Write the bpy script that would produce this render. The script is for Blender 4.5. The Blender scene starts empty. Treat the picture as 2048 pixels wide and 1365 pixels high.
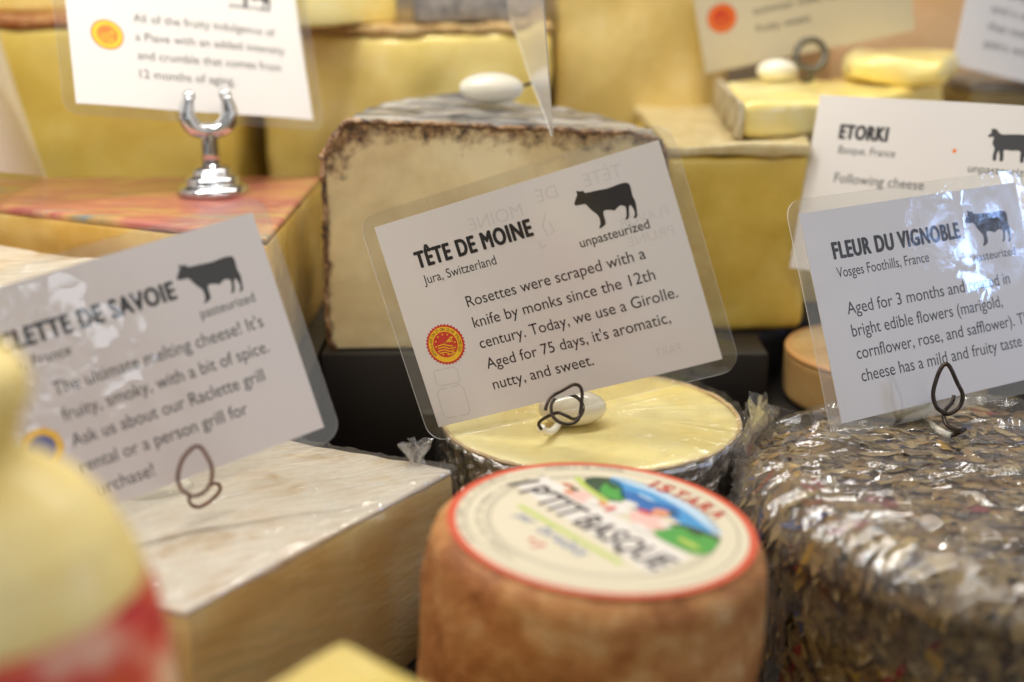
import bpy, bmesh, math, random
import numpy as np
from mathutils import Vector, Matrix, noise
random.seed(7)
SC = bpy.context.scene
COL = SC.collection
U = 0.01                      # everything below is written in centimetres

# ------------------------------------------------------------------ camera, world, lamps, exposure
PITCH = math.radians(16.7); CAMZ = 26.0
cam = bpy.data.cameras.new('camera'); camo = bpy.data.objects.new('camera', cam); COL.objects.link(camo)
cam.sensor_width = 36.0; cam.lens = 36.0 * 2600 / 2048
cam.clip_start = 0.01; cam.clip_end = 50
camo.location = (0, 0, CAMZ * U); camo.rotation_euler = (math.pi / 2 - PITCH, 0, 0)
cam.dof.use_dof = True; cam.dof.focus_distance = 52.2 * U; cam.dof.aperture_fstop = cam.lens / 11.5
SC.camera = camo
wd = bpy.data.worlds.new('World'); SC.world = wd; wd.use_nodes = True
_t = wd.node_tree; _c = _t.nodes.new('ShaderNodeTexCoord'); _n = _t.nodes.new('ShaderNodeTexNoise'); _r = _t.nodes.new('ShaderNodeValToRGB')
_n.inputs['Scale'].default_value = 1.7; _n.inputs['Detail'].default_value = 2          # the dim shop around the counter: dark and light areas
_r.color_ramp.elements[0].position = .42; _r.color_ramp.elements[0].color = (.16, .13, .11, 1)
_r.color_ramp.elements[1].position = .62; _r.color_ramp.elements[1].color = (2.0, 1.97, 1.92, 1)
_t.links.new(_c.outputs['Generated'], _n.inputs['Vector']); _t.links.new(_n.outputs['Fac'], _r.inputs['Fac']); _t.links.new(_r.outputs['Color'], _t.nodes['Background'].inputs[0])
wd.node_tree.nodes['Background'].inputs[1].default_value = 0.42
def lamp(name, loc, tgt, sx, sy, power, col):
    l = bpy.data.lights.new(name, 'AREA'); l.shape = 'RECTANGLE'; l.size = sx * U; l.size_y = sy * U
    l.energy = power; l.color = col
    o = bpy.data.objects.new(name, l); COL.objects.link(o); o.location = Vector(loc) * U
    o.rotation_euler = (Vector(tgt) - Vector(loc)).to_track_quat('-Z', 'Y').to_euler()
    return o
lamp('case_strip_lamp', (-10, 30, 60), (-2, 50, 5), 80, 2.0, 1.3, (1.0, 0.97, 0.92))
lamp('case_strip_lamp', (-10, 60, 58), (-6, 52, 0), 90, 2.6, 3.2, (1.0, 0.97, 0.91))
lamp('shop_lamp', (65, 43.7, 29.8), (20, 54, 14), 6.5, 6.5, .45, (0.30, 0.50, 1.0))
lamp('shop_lamp', (12.6, -10.6, 30), (-16, 40, 13), 8, 6, 0.08, (0.85, 0.92, 1.0))
SC.view_settings.view_transform = 'Standard'; SC.view_settings.look = 'None'
SC.view_settings.exposure = 0.04; SC.view_settings.gamma = 1; SC.view_settings.use_curve_mapping = False
SC.render.engine = 'CYCLES'
SC.cycles.use_denoising = True; SC.cycles.max_bounces = 10; SC.cycles.transparent_max_bounces = 16
SC.cycles.caustics_reflective = False; SC.cycles.caustics_refractive = False
SC.cycles.sample_clamp_indirect = 4

# ------------------------------------------------------------------ small helpers
def lin(c):
    r = []
    for v in c[:3]:
        v = v / 255.0
        r.append(v / 12.92 if v <= 0.04045 else ((v + 0.055) / 1.055) ** 2.4)
    return (*r, 1.0)

def add(name, verts, faces, mats, parent=None, smooth=False, fm=None, M=None, xf=None):
    me = bpy.data.meshes.new(name)
    me.from_pydata([tuple(c * U for c in v) for v in verts], [], faces)
    for m in (mats if isinstance(mats, (list, tuple)) else [mats]): me.materials.append(m)
    if fm is not None: me.polygons.foreach_set('material_index', fm)
    if smooth: me.polygons.foreach_set('use_smooth', [True] * len(me.polygons))
    me.update()
    o = bpy.data.objects.new(name, me); COL.objects.link(o)
    if parent: o.parent = parent
    if M is not None: o.matrix_local = M
    return o

def tag(o, label, cat=None, group=None, kind=None):
    if label: o['label'] = label
    if cat: o['category'] = cat
    if group: o['group'] = group
    if kind: o['kind'] = kind
    return o

def empty(name, loc, rot=None, label=None, cat=None, group=None, R=None):
    o = bpy.data.objects.new(name, None); COL.objects.link(o); o.empty_display_size = 0.02
    m = Matrix.Translation(Vector(loc) * U)
    if R is not None: m = m @ R.to_4x4()
    if rot: m = m @ Matrix.Rotation(rot[1], 4, 'Y') @ Matrix.Rotation(rot[0], 4, 'X') @ Matrix.Rotation(rot[2], 4, 'Z')
    o.matrix_world = m
    return tag(o, label, cat, group)

def nz(x, y, z, s=1.0, seed=0.0): return noise.noise(Vector((x * s + seed, y * s - seed * 2, z * s + 3.7 * seed)))
def fbm(x, y, z, s=1.0, o=4, seed=0.0): return noise.fractal(Vector((x * s + seed, y * s - seed, z * s)), 1.0, 2.1, o)

def bmesh_add(name, bm, mats, parent=None, smooth=True, angle=None):
    me = bpy.data.meshes.new(name); bm.normal_update()
    for v in bm.verts: v.co *= U
    bm.to_mesh(me); bm.free()
    for m in (mats if isinstance(mats, (list, tuple)) else [mats]): me.materials.append(m)
    if smooth: me.polygons.foreach_set('use_smooth', [True] * len(me.polygons))
    if angle: me.set_sharp_from_angle(angle=math.radians(angle))
    o = bpy.data.objects.new(name, me); COL.objects.link(o)
    if parent: o.parent = parent
    return o

def prism_bm(poly, z0, z1, bev=0.25, seg=3, cuts=0, wob=0.0, wscale=0.5, top=None, bot_bev=True, seed=0.0):
    """extruded polygon with rounded edges, cut finely enough to be made uneven"""
    bm = bmesh.new()
    a = [bm.verts.new((x, y, z0)) for x, y in poly]; b = [bm.verts.new((x, y, z1)) for x, y in poly]
    bm.faces.new(a[::-1]); bm.faces.new(b)
    n = len(poly)
    for i in range(n): bm.faces.new((a[i], a[(i + 1) % n], b[(i + 1) % n], b[i]))
    bmesh.ops.recalc_face_normals(bm, faces=bm.faces)
    if bev: bmesh.ops.bevel(bm, geom=list(bm.edges), offset=bev, segments=seg, profile=0.5, affect='EDGES')
    if cuts:
        bmesh.ops.triangulate(bm, faces=[f for f in bm.faces if len(f.verts) > 4])
        for _ in range(cuts):
            bmesh.ops.subdivide_edges(bm, edges=[e for e in bm.edges if e.calc_length() > 0.9], cuts=1, use_grid_fill=True)
            bmesh.ops.triangulate(bm, faces=[f for f in bm.faces if len(f.verts) > 4])
    bm.normal_update()
    if wob:
        for v in bm.verts:
            v.co += v.normal * wob * fbm(v.co.x, v.co.y, v.co.z, wscale, 3, seed)
    if top:
        for v in bm.verts: v.co.z += top(v.co.x, v.co.y) * max(0.0, min(1.0, (v.co.z - z0) / (z1 - z0)))
    return bm

def lathe(profile, n=96, a0=0.0, a1=2 * math.pi, disp=None, close_top=True):
    """profile: list of (r, z). Returns verts, faces"""
    full = abs(a1 - a0 - 2 * math.pi) < 1e-6
    cols = n if full else n + 1
    V, F = [], []
    for i, (r, z) in enumerate(profile):
        for j in range(cols):
            a = a0 + (a1 - a0) * j / n
            p = (r * math.cos(a), r * math.sin(a), z)
            V.append(disp(p, r, z, a) if disp else p)
    for i in range(len(profile) - 1):
        for j in range(n):
            k = (j + 1) % cols if full else j + 1
            F.append((i * cols + j, i * cols + k, (i + 1) * cols + k, (i + 1) * cols + j))
    return V, F

def arc_profile(r, z0, z1, bev, seg=8, side=10, top=10, bot=True):
    """solid wheel profile from bottom centre to top centre with rounded rims"""
    P = [(0.001, z0)]
    if bot:
        P += [(r - bev, z0)]
        for i in range(1, seg + 1):
            t = math.pi / 2 * i / seg; P.append((r - bev + bev * math.sin(t), z0 + bev - bev * math.cos(t)))
    else: P.append((r, z0))
    for i in range(1, side): P.append((r, z0 + bev + (z1 - z0 - 2 * bev) * i / side))
    for i in range(seg + 1):
        t = math.pi / 2 * i / seg; P.append((r - bev + bev * math.cos(t), z1 - bev + bev * math.sin(t)))
    for i in range(1, top): P.append(((r - bev) * (1 - i / top), z1))
    P.append((0.001, z1))
    return P

def tube(pts, rad, seg=10, smooth_n=5, closed=False, rads=None):
    """round wire through points (Catmull-Rom), with capped ends"""
    pts = [Vector(p) for p in pts]; n = len(pts); Q = []; RR = []
    rng = n if closed else n - 1
    for i in range(rng):
        p0 = pts[(i - 1) % n] if (closed or i > 0) else pts[0] * 2 - pts[1]
        p1 = pts[i]; p2 = pts[(i + 1) % n]
        p3 = pts[(i + 2) % n] if (closed or i + 2 < n) else p2 * 2 - p1
        for k in range(smooth_n):
            t = k / smooth_n
            Q.append(0.5 * ((2 * p1) + (p2 - p0) * t + (2 * p0 - 5 * p1 + 4 * p2 - p3) * t * t + (3 * p1 - p0 - 3 * p2 + p3) * t ** 3))
            if rads: RR.append(rads[i] * (1 - t) + rads[(i + 1) % n] * t)
    if not closed:
        Q.append(pts[-1]); RR.append(rads[-1] if rads else 0)
    V, F = [], []; m = len(Q); nrm = None
    for i, q in enumerate(Q):
        d = (Q[(i + 1) % m] - Q[i - 1]) if closed else (Q[min(i + 1, m - 1)] - Q[max(i - 1, 0)])
        d.normalize()
        if nrm is None: nrm = d.orthogonal().normalized()
        nrm = (nrm - d * nrm.dot(d)).normalized(); b = d.cross(nrm)
        r = RR[i] if rads else rad
        for j in range(seg):
            a = 2 * math.pi * j / seg
            V.append(tuple(q + (nrm * math.cos(a) + b * math.sin(a)) * r))
    for i in range(m if closed else m - 1):
        for j in range(seg):
            k = (j + 1) % seg; i2 = (i + 1) % m
            F.append((i * seg + j, i * seg + k, i2 * seg + k, i2 * seg + j))
    if not closed:
        F.append(tuple(range(seg))[::-1]); F.append(tuple((m - 1) * seg + j for j in range(seg)))
    return V, F

def join(*vf):
    V, F = [], []
    for v, f in vf:
        o = len(V); V += list(v); F += [tuple(i + o for i in q) for q in f]
    return V, F

def camray(u, v, d):
    """a point d cm along the optical axis, from a measured picture position (used only to read off sizes)"""
    c, s = math.cos(PITCH), math.sin(PITCH); a = (u - 1024) / 2600; b = (682.5 - v) / 2600
    return Vector((a * d, (b * s + c) * d, CAMZ + (b * c - s) * d))

# ------------------------------------------------------------------ materials
class NT:
    def __init__(s, name):
        s.m = bpy.data.materials.new(name); s.m.use_nodes = True; s.t = s.m.node_tree
        s.p = s.t.nodes['Principled BSDF']; s.out = s.t.nodes['Material Output']; s._c = None
    def n(s, typ, **kw):
        x = s.t.nodes.new(typ)
        for k, v in kw.items(): setattr(x, k, v)
        return x
    def l(s, a, b): s.t.links.new(a, b)
    def co(s, stretch=(1, 1, 1), rot=(0, 0, 0), loc=(0, 0, 0)):
        if s._c is None: s._c = s.n('ShaderNodeTexCoord')
        r = s.n('ShaderNodeMapping'); r.inputs['Rotation'].default_value = rot
        s.l(s._c.outputs['Object'], r.inputs['Vector'])
        r.inputs['Location'].default_value = loc
        mp = s.n('ShaderNodeMapping'); mp.inputs['Scale'].default_value = [100 * c for c in stretch]
        s.l(r.outputs[0], mp.inputs['Vector'])
        return mp.outputs[0]
    def noise(s, scale, detail=4, rough=.55, stretch=(1, 1, 1), rot=(0, 0, 0), dist=0, loc=(0, 0, 0)):
        x = s.n('ShaderNodeTexNoise'); x.inputs['Scale'].default_value = scale; x.inputs['Detail'].default_value = detail
        x.inputs['Roughness'].default_value = rough; x.inputs['Distortion'].default_value = dist
        s.l(s.co(stretch, rot, loc), x.inputs['Vector']); return x.outputs['Fac']
    def voro(s, scale, stretch=(1, 1, 1), feature='F1', out='Distance', rot=(0, 0, 0)):
        x = s.n('ShaderNodeTexVoronoi'); x.feature = feature; x.inputs['Scale'].default_value = scale
        s.l(s.co(stretch, rot), x.inputs['Vector']); return x.outputs[out]
    def ramp(s, fac, stops, interp='LINEAR'):
        r = s.n('ShaderNodeValToRGB'); e = r.color_ramp.elements; r.color_ramp.interpolation = interp
        while len(e) > 1: e.remove(e[-1])
        for i, (p, c) in enumerate(stops):
            q = e[0] if i == 0 else e.new(p)
            q.position = p; q.color = lin(c) if not isinstance(c, float) else (c, c, c, 1)
        s.l(fac, r.inputs['Fac']); return r.outputs['Color']
    def mix(s, fac, a, b, mode='MIX'):
        m = s.n('ShaderNodeMix', data_type='RGBA', blend_type=mode)
        for sock, v in ((m.inputs[0], fac), (m.inputs[6], a), (m.inputs[7], b)):
            if isinstance(v, (int, float)): sock.default_value = v
            elif isinstance(v, tuple): sock.default_value = lin(v)
            else: s.l(v, sock)
        return m.outputs[2]
    def math(s, op, a, b=0.0):
        m = s.n('ShaderNodeMath', operation=op)
        for i, v in enumerate((a, b)):
            if isinstance(v, (int, float)): m.inputs[i].default_value = v
            else: s.l(v, m.inputs[i])
        return m.outputs[0]
    def bump(s, h, strength=.3, dist=.1, normal=None):
        b = s.n('ShaderNodeBump'); b.inputs['Strength'].default_value = strength; b.inputs['Distance'].default_value = dist * U
        s.l(h, b.inputs['Height'])
        if normal is not None: s.l(normal, b.inputs['Normal'])
        return b.outputs[0]
    def set(s, **kw):
        for k, v in kw.items():
            k = k.replace('_', ' ')
            if isinstance(v, (int, float)): s.p.inputs[k].default_value = v
            elif isinstance(v, tuple): s.p.inputs[k].default_value = lin(v)
            else: s.l(v, s.p.inputs[k])
        return s
    def sss(s, w=.4, r=.4, tint=(1, .7, .3)):
        s.p.inputs['Subsurface Weight'].default_value = w; s.p.inputs['Subsurface Radius'].default_value = tint
        s.p.inputs['Subsurface Scale'].default_value = r * U; return s

def paste(name, c1, c2, c3, rough=.5, sss=.25, streak=None, coat=0.0, wrap=None, seed=0.0, speck=None):
    """cut cheese paste: slow cloudy colour, faint knife streaks; wrap = stretched film gloss (stretch, rotation)"""
    t = NT(name); loc = (seed, seed * .7, -seed)
    a = t.noise(.22, 3, .5, loc=loc); b = t.noise(1.6, 5, .6, loc=loc)
    f = t.math('ADD', t.math('MULTIPLY', a, .75), t.math('MULTIPLY', b, .25))
    c = t.ramp(f, [(.36, c1), (.5, c2), (.64, c3)])
    if speck:
        s = t.voro(1.3); c = t.mix(t.ramp(s, [(.05, 1.0), (.12, 0.0)]), c, speck)
    t.set(Base_Color=c, Roughness=rough)
    h = t.noise(7, 4, .6)
    if streak: h = t.math('ADD', t.math('MULTIPLY', h, .4), t.noise(1.2, 4, .6, stretch=streak[0], rot=streak[1]))
    n = t.bump(h, .25, .06); t.set(Normal=n)
    if wrap:
        w = t.math('ADD', t.noise(1.0, 5, .6, stretch=wrap[0], rot=wrap[1], dist=.6), t.math('MULTIPLY', t.noise(.5, 2), .8))
        t.set(Coat_Weight=t.ramp(t.noise(.35, 2), [(.38, .35), (.6, 1.0)]), Coat_Roughness=.07, Coat_Normal=t.bump(w, wrap[2], .25))
    elif coat: t.set(Coat_Weight=coat, Coat_Roughness=.15)
    if sss: t.sss(sss, .5)
    return t.m

def film_mat(name, stretch=(1, 1, 1), rot=(0, 0, 0), strength=.6, milky=.05, gloss=.13, scale=1.0, rough=.06, facing=.2):
    t = NT(name); t.t.nodes.remove(t.p)
    h = t.math('ADD', t.noise(scale, 5, .6, stretch=stretch, rot=rot, dist=.8), t.math('MULTIPLY', t.voro(scale * .8, stretch, rot=rot), .5))
    n = t.bump(h, strength, .3)
    tr = t.n('ShaderNodeBsdfTransparent'); tr.inputs[0].default_value = (.97, .97, .97, 1)
    gl = t.n('ShaderNodeBsdfGlossy'); gl.inputs['Roughness'].default_value = rough; t.l(n, gl.inputs['Normal'])
    df = t.n('ShaderNodeBsdfDiffuse'); df.inputs[0].default_value = (.8, .8, .8, 1); t.l(n, df.inputs['Normal'])
    lw = t.n('ShaderNodeLayerWeight'); lw.inputs[0].default_value = .35; t.l(n, lw.inputs['Normal'])
    f = t.math('ADD', t.math('MULTIPLY', lw.outputs['Facing'], facing), gloss)
    m1 = t.n('ShaderNodeMixShader'); m1.inputs[0].default_value = milky; t.l(tr.outputs[0], m1.inputs[1]); t.l(df.outputs[0], m1.inputs[2])
    m2 = t.n('ShaderNodeMixShader'); t.l(f, m2.inputs[0]); t.l(m1.outputs[0], m2.inputs[1]); t.l(gl.outputs[0], m2.inputs[2])
    t.l(m2.outputs[0], t.out.inputs[0]); return t.m

def plain(name, c, rough=.5, metal=0.0, coat=0.0, nscale=0, bump=0.0, c2=None, sss=0):
    t = NT(name); t.set(Base_Color=c, Roughness=rough, Metallic=metal)
    if coat: t.set(Coat_Weight=coat, Coat_Roughness=.06)
    if nscale:
        f = t.noise(nscale, 5, .6)
        if c2: t.set(Base_Color=t.ramp(f, [(.35, c), (.65, c2)]))
        if bump: t.set(Normal=t.bump(f, bump, .08))
    if sss: t.sss(sss, .3, (1, .9, .7))
    return t.m

def card_mat(name, c, c2=None, wave=.12, seed=0.0, patchy=False, dist=.25, region=None):
    """printed stock sealed in glossy laminate; the laminate is wavy"""
    t = NT(name)
    if c2: t.set(Base_Color=t.ramp(t.noise(.5, 4), [(.35, c), (.65, c2)]))
    else: t.set(Base_Color=c)
    t.set(Roughness=.55, Coat_Weight=1.0, Coat_Roughness=.03)
    h = t.noise(.45, 2, .5, loc=(seed, seed, 0))
    fine = t.noise(6.0, 3, .6, stretch=(1.5, .6, 1), dist=.5, loc=(seed, 0, 0))
    if patchy == 'web':                    # puckered cells: smooth along their borders, steep inside
        e = t.voro(1.7, (1, 1, 1), 'DISTANCE_TO_EDGE'); fine = t.math('MULTIPLY', t.math('POWER', e, 2.0), 9.0)
    if patchy:
        area = 1.0 if patchy == 'web' else t.ramp(t.noise(.55, 2, .5, loc=(seed * 2, .013, 0)), [(.40, .12), (.56, 1.0)])
        tot = None
        for cx, cy, rx, ry in region:      # where the film has not bonded and puckers
            ln = t.n('ShaderNodeVectorMath', operation='LENGTH'); t.l(t.co((1 / rx, 1 / ry, 0), loc=(-cx * U, -cy * U, 0)), ln.inputs[0])
            m_ = t.ramp(ln.outputs['Value'], [(.55, 1.0), (1.0, 0.0)]); tot = m_ if tot is None else t.math('MAXIMUM', tot, m_)
        fine = t.math('MULTIPLY', t.math('MULTIPLY', fine, area), tot)
    t.set(Coat_Normal=t.bump(t.math('ADD', t.math('MULTIPLY', h, .6 if patchy else 1.4), t.math('MULTIPLY', fine, .55)), wave, dist))
    return t.m

MT = {}
MT['black_plastic'] = plain('black_plastic', (34, 30, 28), .45, nscale=3, bump=.08)
MT['ceramic'] = plain('cream_ceramic', (240, 234, 214), .25, coat=.6, sss=.2)
MT['wire'] = plain('dark_wire', (78, 68, 60), .28, metal=.8, nscale=4, c2=(56, 46, 40))
MT['wire_brown'] = plain('brown_wire', (122, 74, 46), .4, metal=.25, nscale=4, c2=(88, 52, 34))
MT['wire_grey'] = plain('grey_wire', (110, 104, 88), .4, metal=.7)
MT['chrome'] = plain('chrome', (215, 216, 218), .06, metal=1.0)
MT['paper'] = card_mat('card_paper', (226, 220, 214), wave=.05)
MT['paper_spark'] = card_mat('card_paper_rippled', (222, 217, 214), wave=.8, patchy=True, dist=.22, region=[(.7, 2.7, 1.7, 2.0), (4.3, 2.3, 1.9, 2.9)])
MT['paper_web'] = card_mat('card_paper_web', (224, 218, 214), wave=.8, seed=.05, patchy='web', dist=.2, region=[(-3.6, 1.5, 2.9, 2.4)])
MT['ink'] = card_mat('black_ink', (24, 20, 19), wave=.05)
MT['ink_spark'] = card_mat('black_ink_rippled', (24, 20, 19), wave=.8, patchy=True, dist=.22, region=[(.7, 2.7, 1.7, 2.0), (4.3, 2.3, 1.9, 2.9)])
MT['ink_web'] = card_mat('black_ink_web', (24, 20, 19), wave=.8, seed=.05, patchy='web', dist=.2, region=[(-3.6, 1.5, 2.9, 2.4)])
MT['paper_matt'] = plain('card_paper_matt', (226, 220, 214), .7)
MT['ink_matt'] = plain('black_ink_matt', (40, 36, 34), .7)
MT['paper_backlit'] = plain('card_paper_backlit', (206, 194, 166), .7)  # darker beige of light coming through the card, put into the paper colour
MT['pencil'] = card_mat('faint_pencil', (211, 204, 199), wave=.05)
MT['seal_red'] = card_mat('seal_red', (205, 44, 28)); MT['seal_yellow'] = card_mat('seal_yellow', (250, 196, 22))
MT['seal_orange'] = card_mat('seal_orange', (236, 120, 24)); MT['seal_blue'] = card_mat('seal_blue', (36, 62, 150))
MT['seal_text'] = card_mat('seal_text', (120, 60, 10))
lam = NT('laminate'); lam.t.nodes.remove(lam.p)
_tr = lam.n('ShaderNodeBsdfTransparent'); _tr.inputs[0].default_value = (.965, .965, .955, 1)
_gl = lam.n('ShaderNodeBsdfGlossy'); _gl.inputs['Roughness'].default_value = .05
_df = lam.n('ShaderNodeBsdfDiffuse'); _df.inputs[0].default_value = (.75, .74, .7, 1)
lam.l(lam.bump(lam.noise(.8, 3), .1, .2), _gl.inputs['Normal'])
_m1 = lam.n('ShaderNodeMixShader'); _m1.inputs[0].default_value = .03; lam.l(_tr.outputs[0], _m1.inputs[1]); lam.l(_df.outputs[0], _m1.inputs[2])
_m2 = lam.n('ShaderNodeMixShader'); _m2.inputs[0].default_value = .06; lam.l(_m1.outputs[0], _m2.inputs[1]); lam.l(_gl.outputs[0], _m2.inputs[2])
lam.l(_m2.outputs[0], lam.out.inputs[0]); MT['lam'] = lam.m
le = NT('laminate_edge'); le.t.nodes.remove(le.p)
_tr = le.n('ShaderNodeBsdfTransparent'); _df = le.n('ShaderNodeBsdfDiffuse'); _df.inputs[0].default_value = (.85, .84, .8, 1)
_m1 = le.n('ShaderNodeMixShader'); _m1.inputs[0].default_value = .5; le.l(_tr.outputs[0], _m1.inputs[1]); le.l(_df.outputs[0], _m1.inputs[2]); le.l(_m1.outputs[0], le.out.inputs[0]); MT['lam_edge'] = le.m

# ------------------------------------------------------------------ setting: stepped black display tray and pale back wall
def box(name, x0, x1, y0, y1, z0, z1, mat, bev=.15):
    return bmesh_add(name, prism_bm([(x0, y0), (x1, y0), (x1, y1), (x0, y1)], z0, z1, bev, 2), mat, smooth=True, angle=40)
tag(box('floor', -140, 140, -5, 135, -1.5, 0, MT['black_plastic']), None, kind='structure')
t_ = box('display_step', -45, -9.2, 53.2, 100, .02, 7.7, MT['black_plastic']); tag(t_, 'black display step under the red topped cheese and the white slab at left', 'display step', 'black display steps')
t_ = bmesh_add('display_step', prism_bm([(-9.1, 58.9), (12.2, 58.9), (12.2, 62.0), (14.0, 64.6), (60, 64.6), (60, 100), (-9.1, 100)], .02, 7.7, .15, 2), MT['black_plastic'], angle=40); tag(t_, 'long black display step under the dark rinded half wheel behind the centre card', 'display step', 'black display steps')
t_ = bmesh_add('display_step', prism_bm([(12.3, 54.4), (60, 54.4), (60, 64.5), (14.1, 64.5), (12.3, 61.9)], .02, 5.2, .15, 2), MT['black_plastic'], angle=40); tag(t_, 'low black display step at right carrying the tan wrapped wheel', 'display step', 'black display steps')
MT['wall'] = plain('wall_paint', (186, 168, 140), .7, nscale=.2, c2=(170, 150, 122))
tag(box('back_wall', -140, 140, 112, 114, .02, 75, MT['wall']), None, kind='structure')

# ------------------------------------------------------------------ printing on cards
def flat_text(s, x, y, cap=None, width=None, bold=0.0, ls=1.0, lh=None, mirror=False, rot=0.0, size=None, skew=0.0):
    """one line of lettering as flat triangles in card centimetres; cap height and total width are given"""
    cu = bpy.data.curves.new('t', 'FONT'); cu.body = s; cu.size = 1.0; cu.resolution_u = 5; cu.offset = bold; cu.shear = skew; cu.space_character = ls
    ob = bpy.data.objects.new('t', cu); COL.objects.link(ob)
    bpy.context.view_layer.update()
    me = bpy.data.meshes.new_from_object(ob.evaluated_get(bpy.context.evaluated_depsgraph_get()))
    V = [Vector(v.co) for v in me.vertices]; F = [tuple(p.vertices) for p in me.polygons]
    bpy.data.objects.remove(ob); bpy.data.curves.remove(cu); bpy.data.meshes.remove(me)
    if not V: return [], []
    x0 = min(v.x for v in V); x1 = max(v.x for v in V)
    sy = cap / 0.69 if cap else size
    sx = width / (x1 - x0) if width else sy
    c, sn = math.cos(rot), math.sin(rot); out = []
    for v in V:
        a = (v.x - x0) * sx; b = v.y * sy
        if mirror: a = -a
        out.append((x + a * c - b * sn, y + a * sn + b * c, 0))
    if mirror: F = [f[::-1] for f in F]
    return out, F

def bold_text(s, x, y, cap, width, b):
    out = []
    for k in range(9):
        dx, dy = (0, 0) if k == 0 else (b * math.cos(k * math.pi / 4), b * .7 * math.sin(k * math.pi / 4))
        v, f = flat_text(s, x + dx + b * .5, y + dy, cap=cap - b, width=width - b, ls=1.13)
        out.append(([(p[0], p[1], .0006 * k) for p in v], f))
    return join(*out)

def poly2d(pts):
    bm = bmesh.new(); vs = [bm.verts.new((x, y, 0)) for x, y in pts]; f = bm.faces.new(vs)
    f.normal_update()
    if f.normal.z < 0: bmesh.ops.reverse_faces(bm, faces=[f])
    bmesh.ops.triangulate(bm, faces=bm.faces[:])
    bm.verts.index_update()
    V = [tuple(v.co) for v in bm.verts]; F = [tuple(v.index for v in q.verts) for q in bm.faces]; bm.free(); return V, F

def smooth2d(pts, k=4):
    n = len(pts); o = []
    for i in range(n):
        p0, p1, p2, p3 = [Vector(pts[(i + d) % n]) for d in (-1, 0, 1, 2)]
        for j in range(k):
            t = j / k
            q = 0.5 * (2 * p1 + (p2 - p0) * t + (2 * p0 - 5 * p1 + 4 * p2 - p3) * t * t + (3 * p1 - p0 - 3 * p2 + p3) * t ** 3); o.append((q.x, q.y))
    return o

def ring2d(cx, cy, r0, r1, n=64, teeth=0, td=0.0):
    V, F = [], []
    m = teeth * 2 if teeth else n
    for i in range(m):
        a = 2 * math.pi * i / m; R = r1 + (td if (teeth and i % 2) else 0)
        V += [(cx + r0 * math.cos(a), cy + r0 * math.sin(a), 0), (cx + R * math.cos(a), cy + R * math.sin(a), 0)]
    for i in range(m):
        j = (i + 1) % m; F.append((2 * i, 2 * i + 1, 2 * j + 1, 2 * j))
    return V, F
def disc2d(cx, cy, r, n=48):
    return [(cx + r * math.cos(2 * math.pi * i / n), cy + r * math.sin(2 * math.pi * i / n), 0) for i in range(n)], [tuple(range(n))]
def line2d(pts, w):
    V, F = [], []
    P_ = [Vector(p) for p in pts]
    for i, p in enumerate(P_):
        d = (P_[min(i + 1, len(P_) - 1)] - P_[max(i - 1, 0)]).normalized(); nn = Vector((-d.y, d.x)) * w / 2
        V += [(p.x - nn.x, p.y - nn.y, 0), (p.x + nn.x, p.y + nn.y, 0)]
    for i in range(len(P_) - 1): F.append((2 * i, 2 * i + 2, 2 * i + 3, 2 * i + 1))
    return V, F
def lift(vf, z): return [(v[0], v[1], z) for v in vf[0]], vf[1]

COW = [(2.47, 3.32), (2.6, 3.27), (2.74, 3.25), (2.79, 3.16), (3.24, 3.12), (3.68, 3.08), (4.09, 3.11), (4.37, 3.09), (4.48, 3.01), (4.5, 2.83), (4.48, 2.54), (4.52, 2.34), (4.5, 2.1), (4.44, 1.79), (4.34, 1.73), (4.28, 1.75), (4.36, 1.85), (4.38, 2.04), (4.29, 2.25), (4.2, 2.09), (4.14, 1.86), (4.05, 1.77), (3.97, 1.78), (4.04, 1.89), (4.1, 2.12), (4.09, 2.26), (3.95, 2.33), (3.85, 2.31), (3.66, 2.21), (3.6, 2.25), (3.26, 2.31), (3.22, 1.91), (3.16, 1.8), (2.96, 1.72), (2.92, 1.76), (3.01, 1.89), (3.03, 2.11), (2.98, 2.27), (2.82, 2.48), (2.68, 2.74), (2.6, 2.77), (2.32, 2.8), (2.26, 2.88), (2.4, 3.09), (2.47, 3.19)]
SHEEP = [(2.3, 3.1), (2.5, 3.12), (2.62, 3.0), (2.8, 2.9), (3.1, 2.92), (3.5, 2.95), (3.9, 2.94), (4.2, 2.85), (4.32, 2.65), (4.3, 2.4), (4.2, 2.25), (4.22, 2.0), (4.25, 1.75), (4.1, 1.72), (4.05, 1.95), (3.98, 2.15), (3.9, 1.95), (3.9, 1.73), (3.76, 1.72), (3.72, 2.0), (3.66, 2.22), (3.3, 2.2), (3.0, 2.2), (3.02, 1.95), (3.03, 1.72), (2.9, 1.7), (2.85, 1.95), (2.78, 2.15), (2.72, 1.95), (2.74, 1.73), (2.6, 1.7), (2.56, 1.95), (2.58, 2.25), (2.45, 2.45), (2.46, 2.72), (2.36, 2.76), (2.25, 2.72), (2.22, 2.82), (2.33, 2.95)]
B0 = Matrix(((1, 0, 0), (0, 0, -1), (0, 1, 0)))
def rvec(r):
    v = Vector(r); a = v.length
    return (Matrix.Rotation(a, 3, v.normalized()) if a > 1e-9 else Matrix.Identity(3)) @ B0

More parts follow.
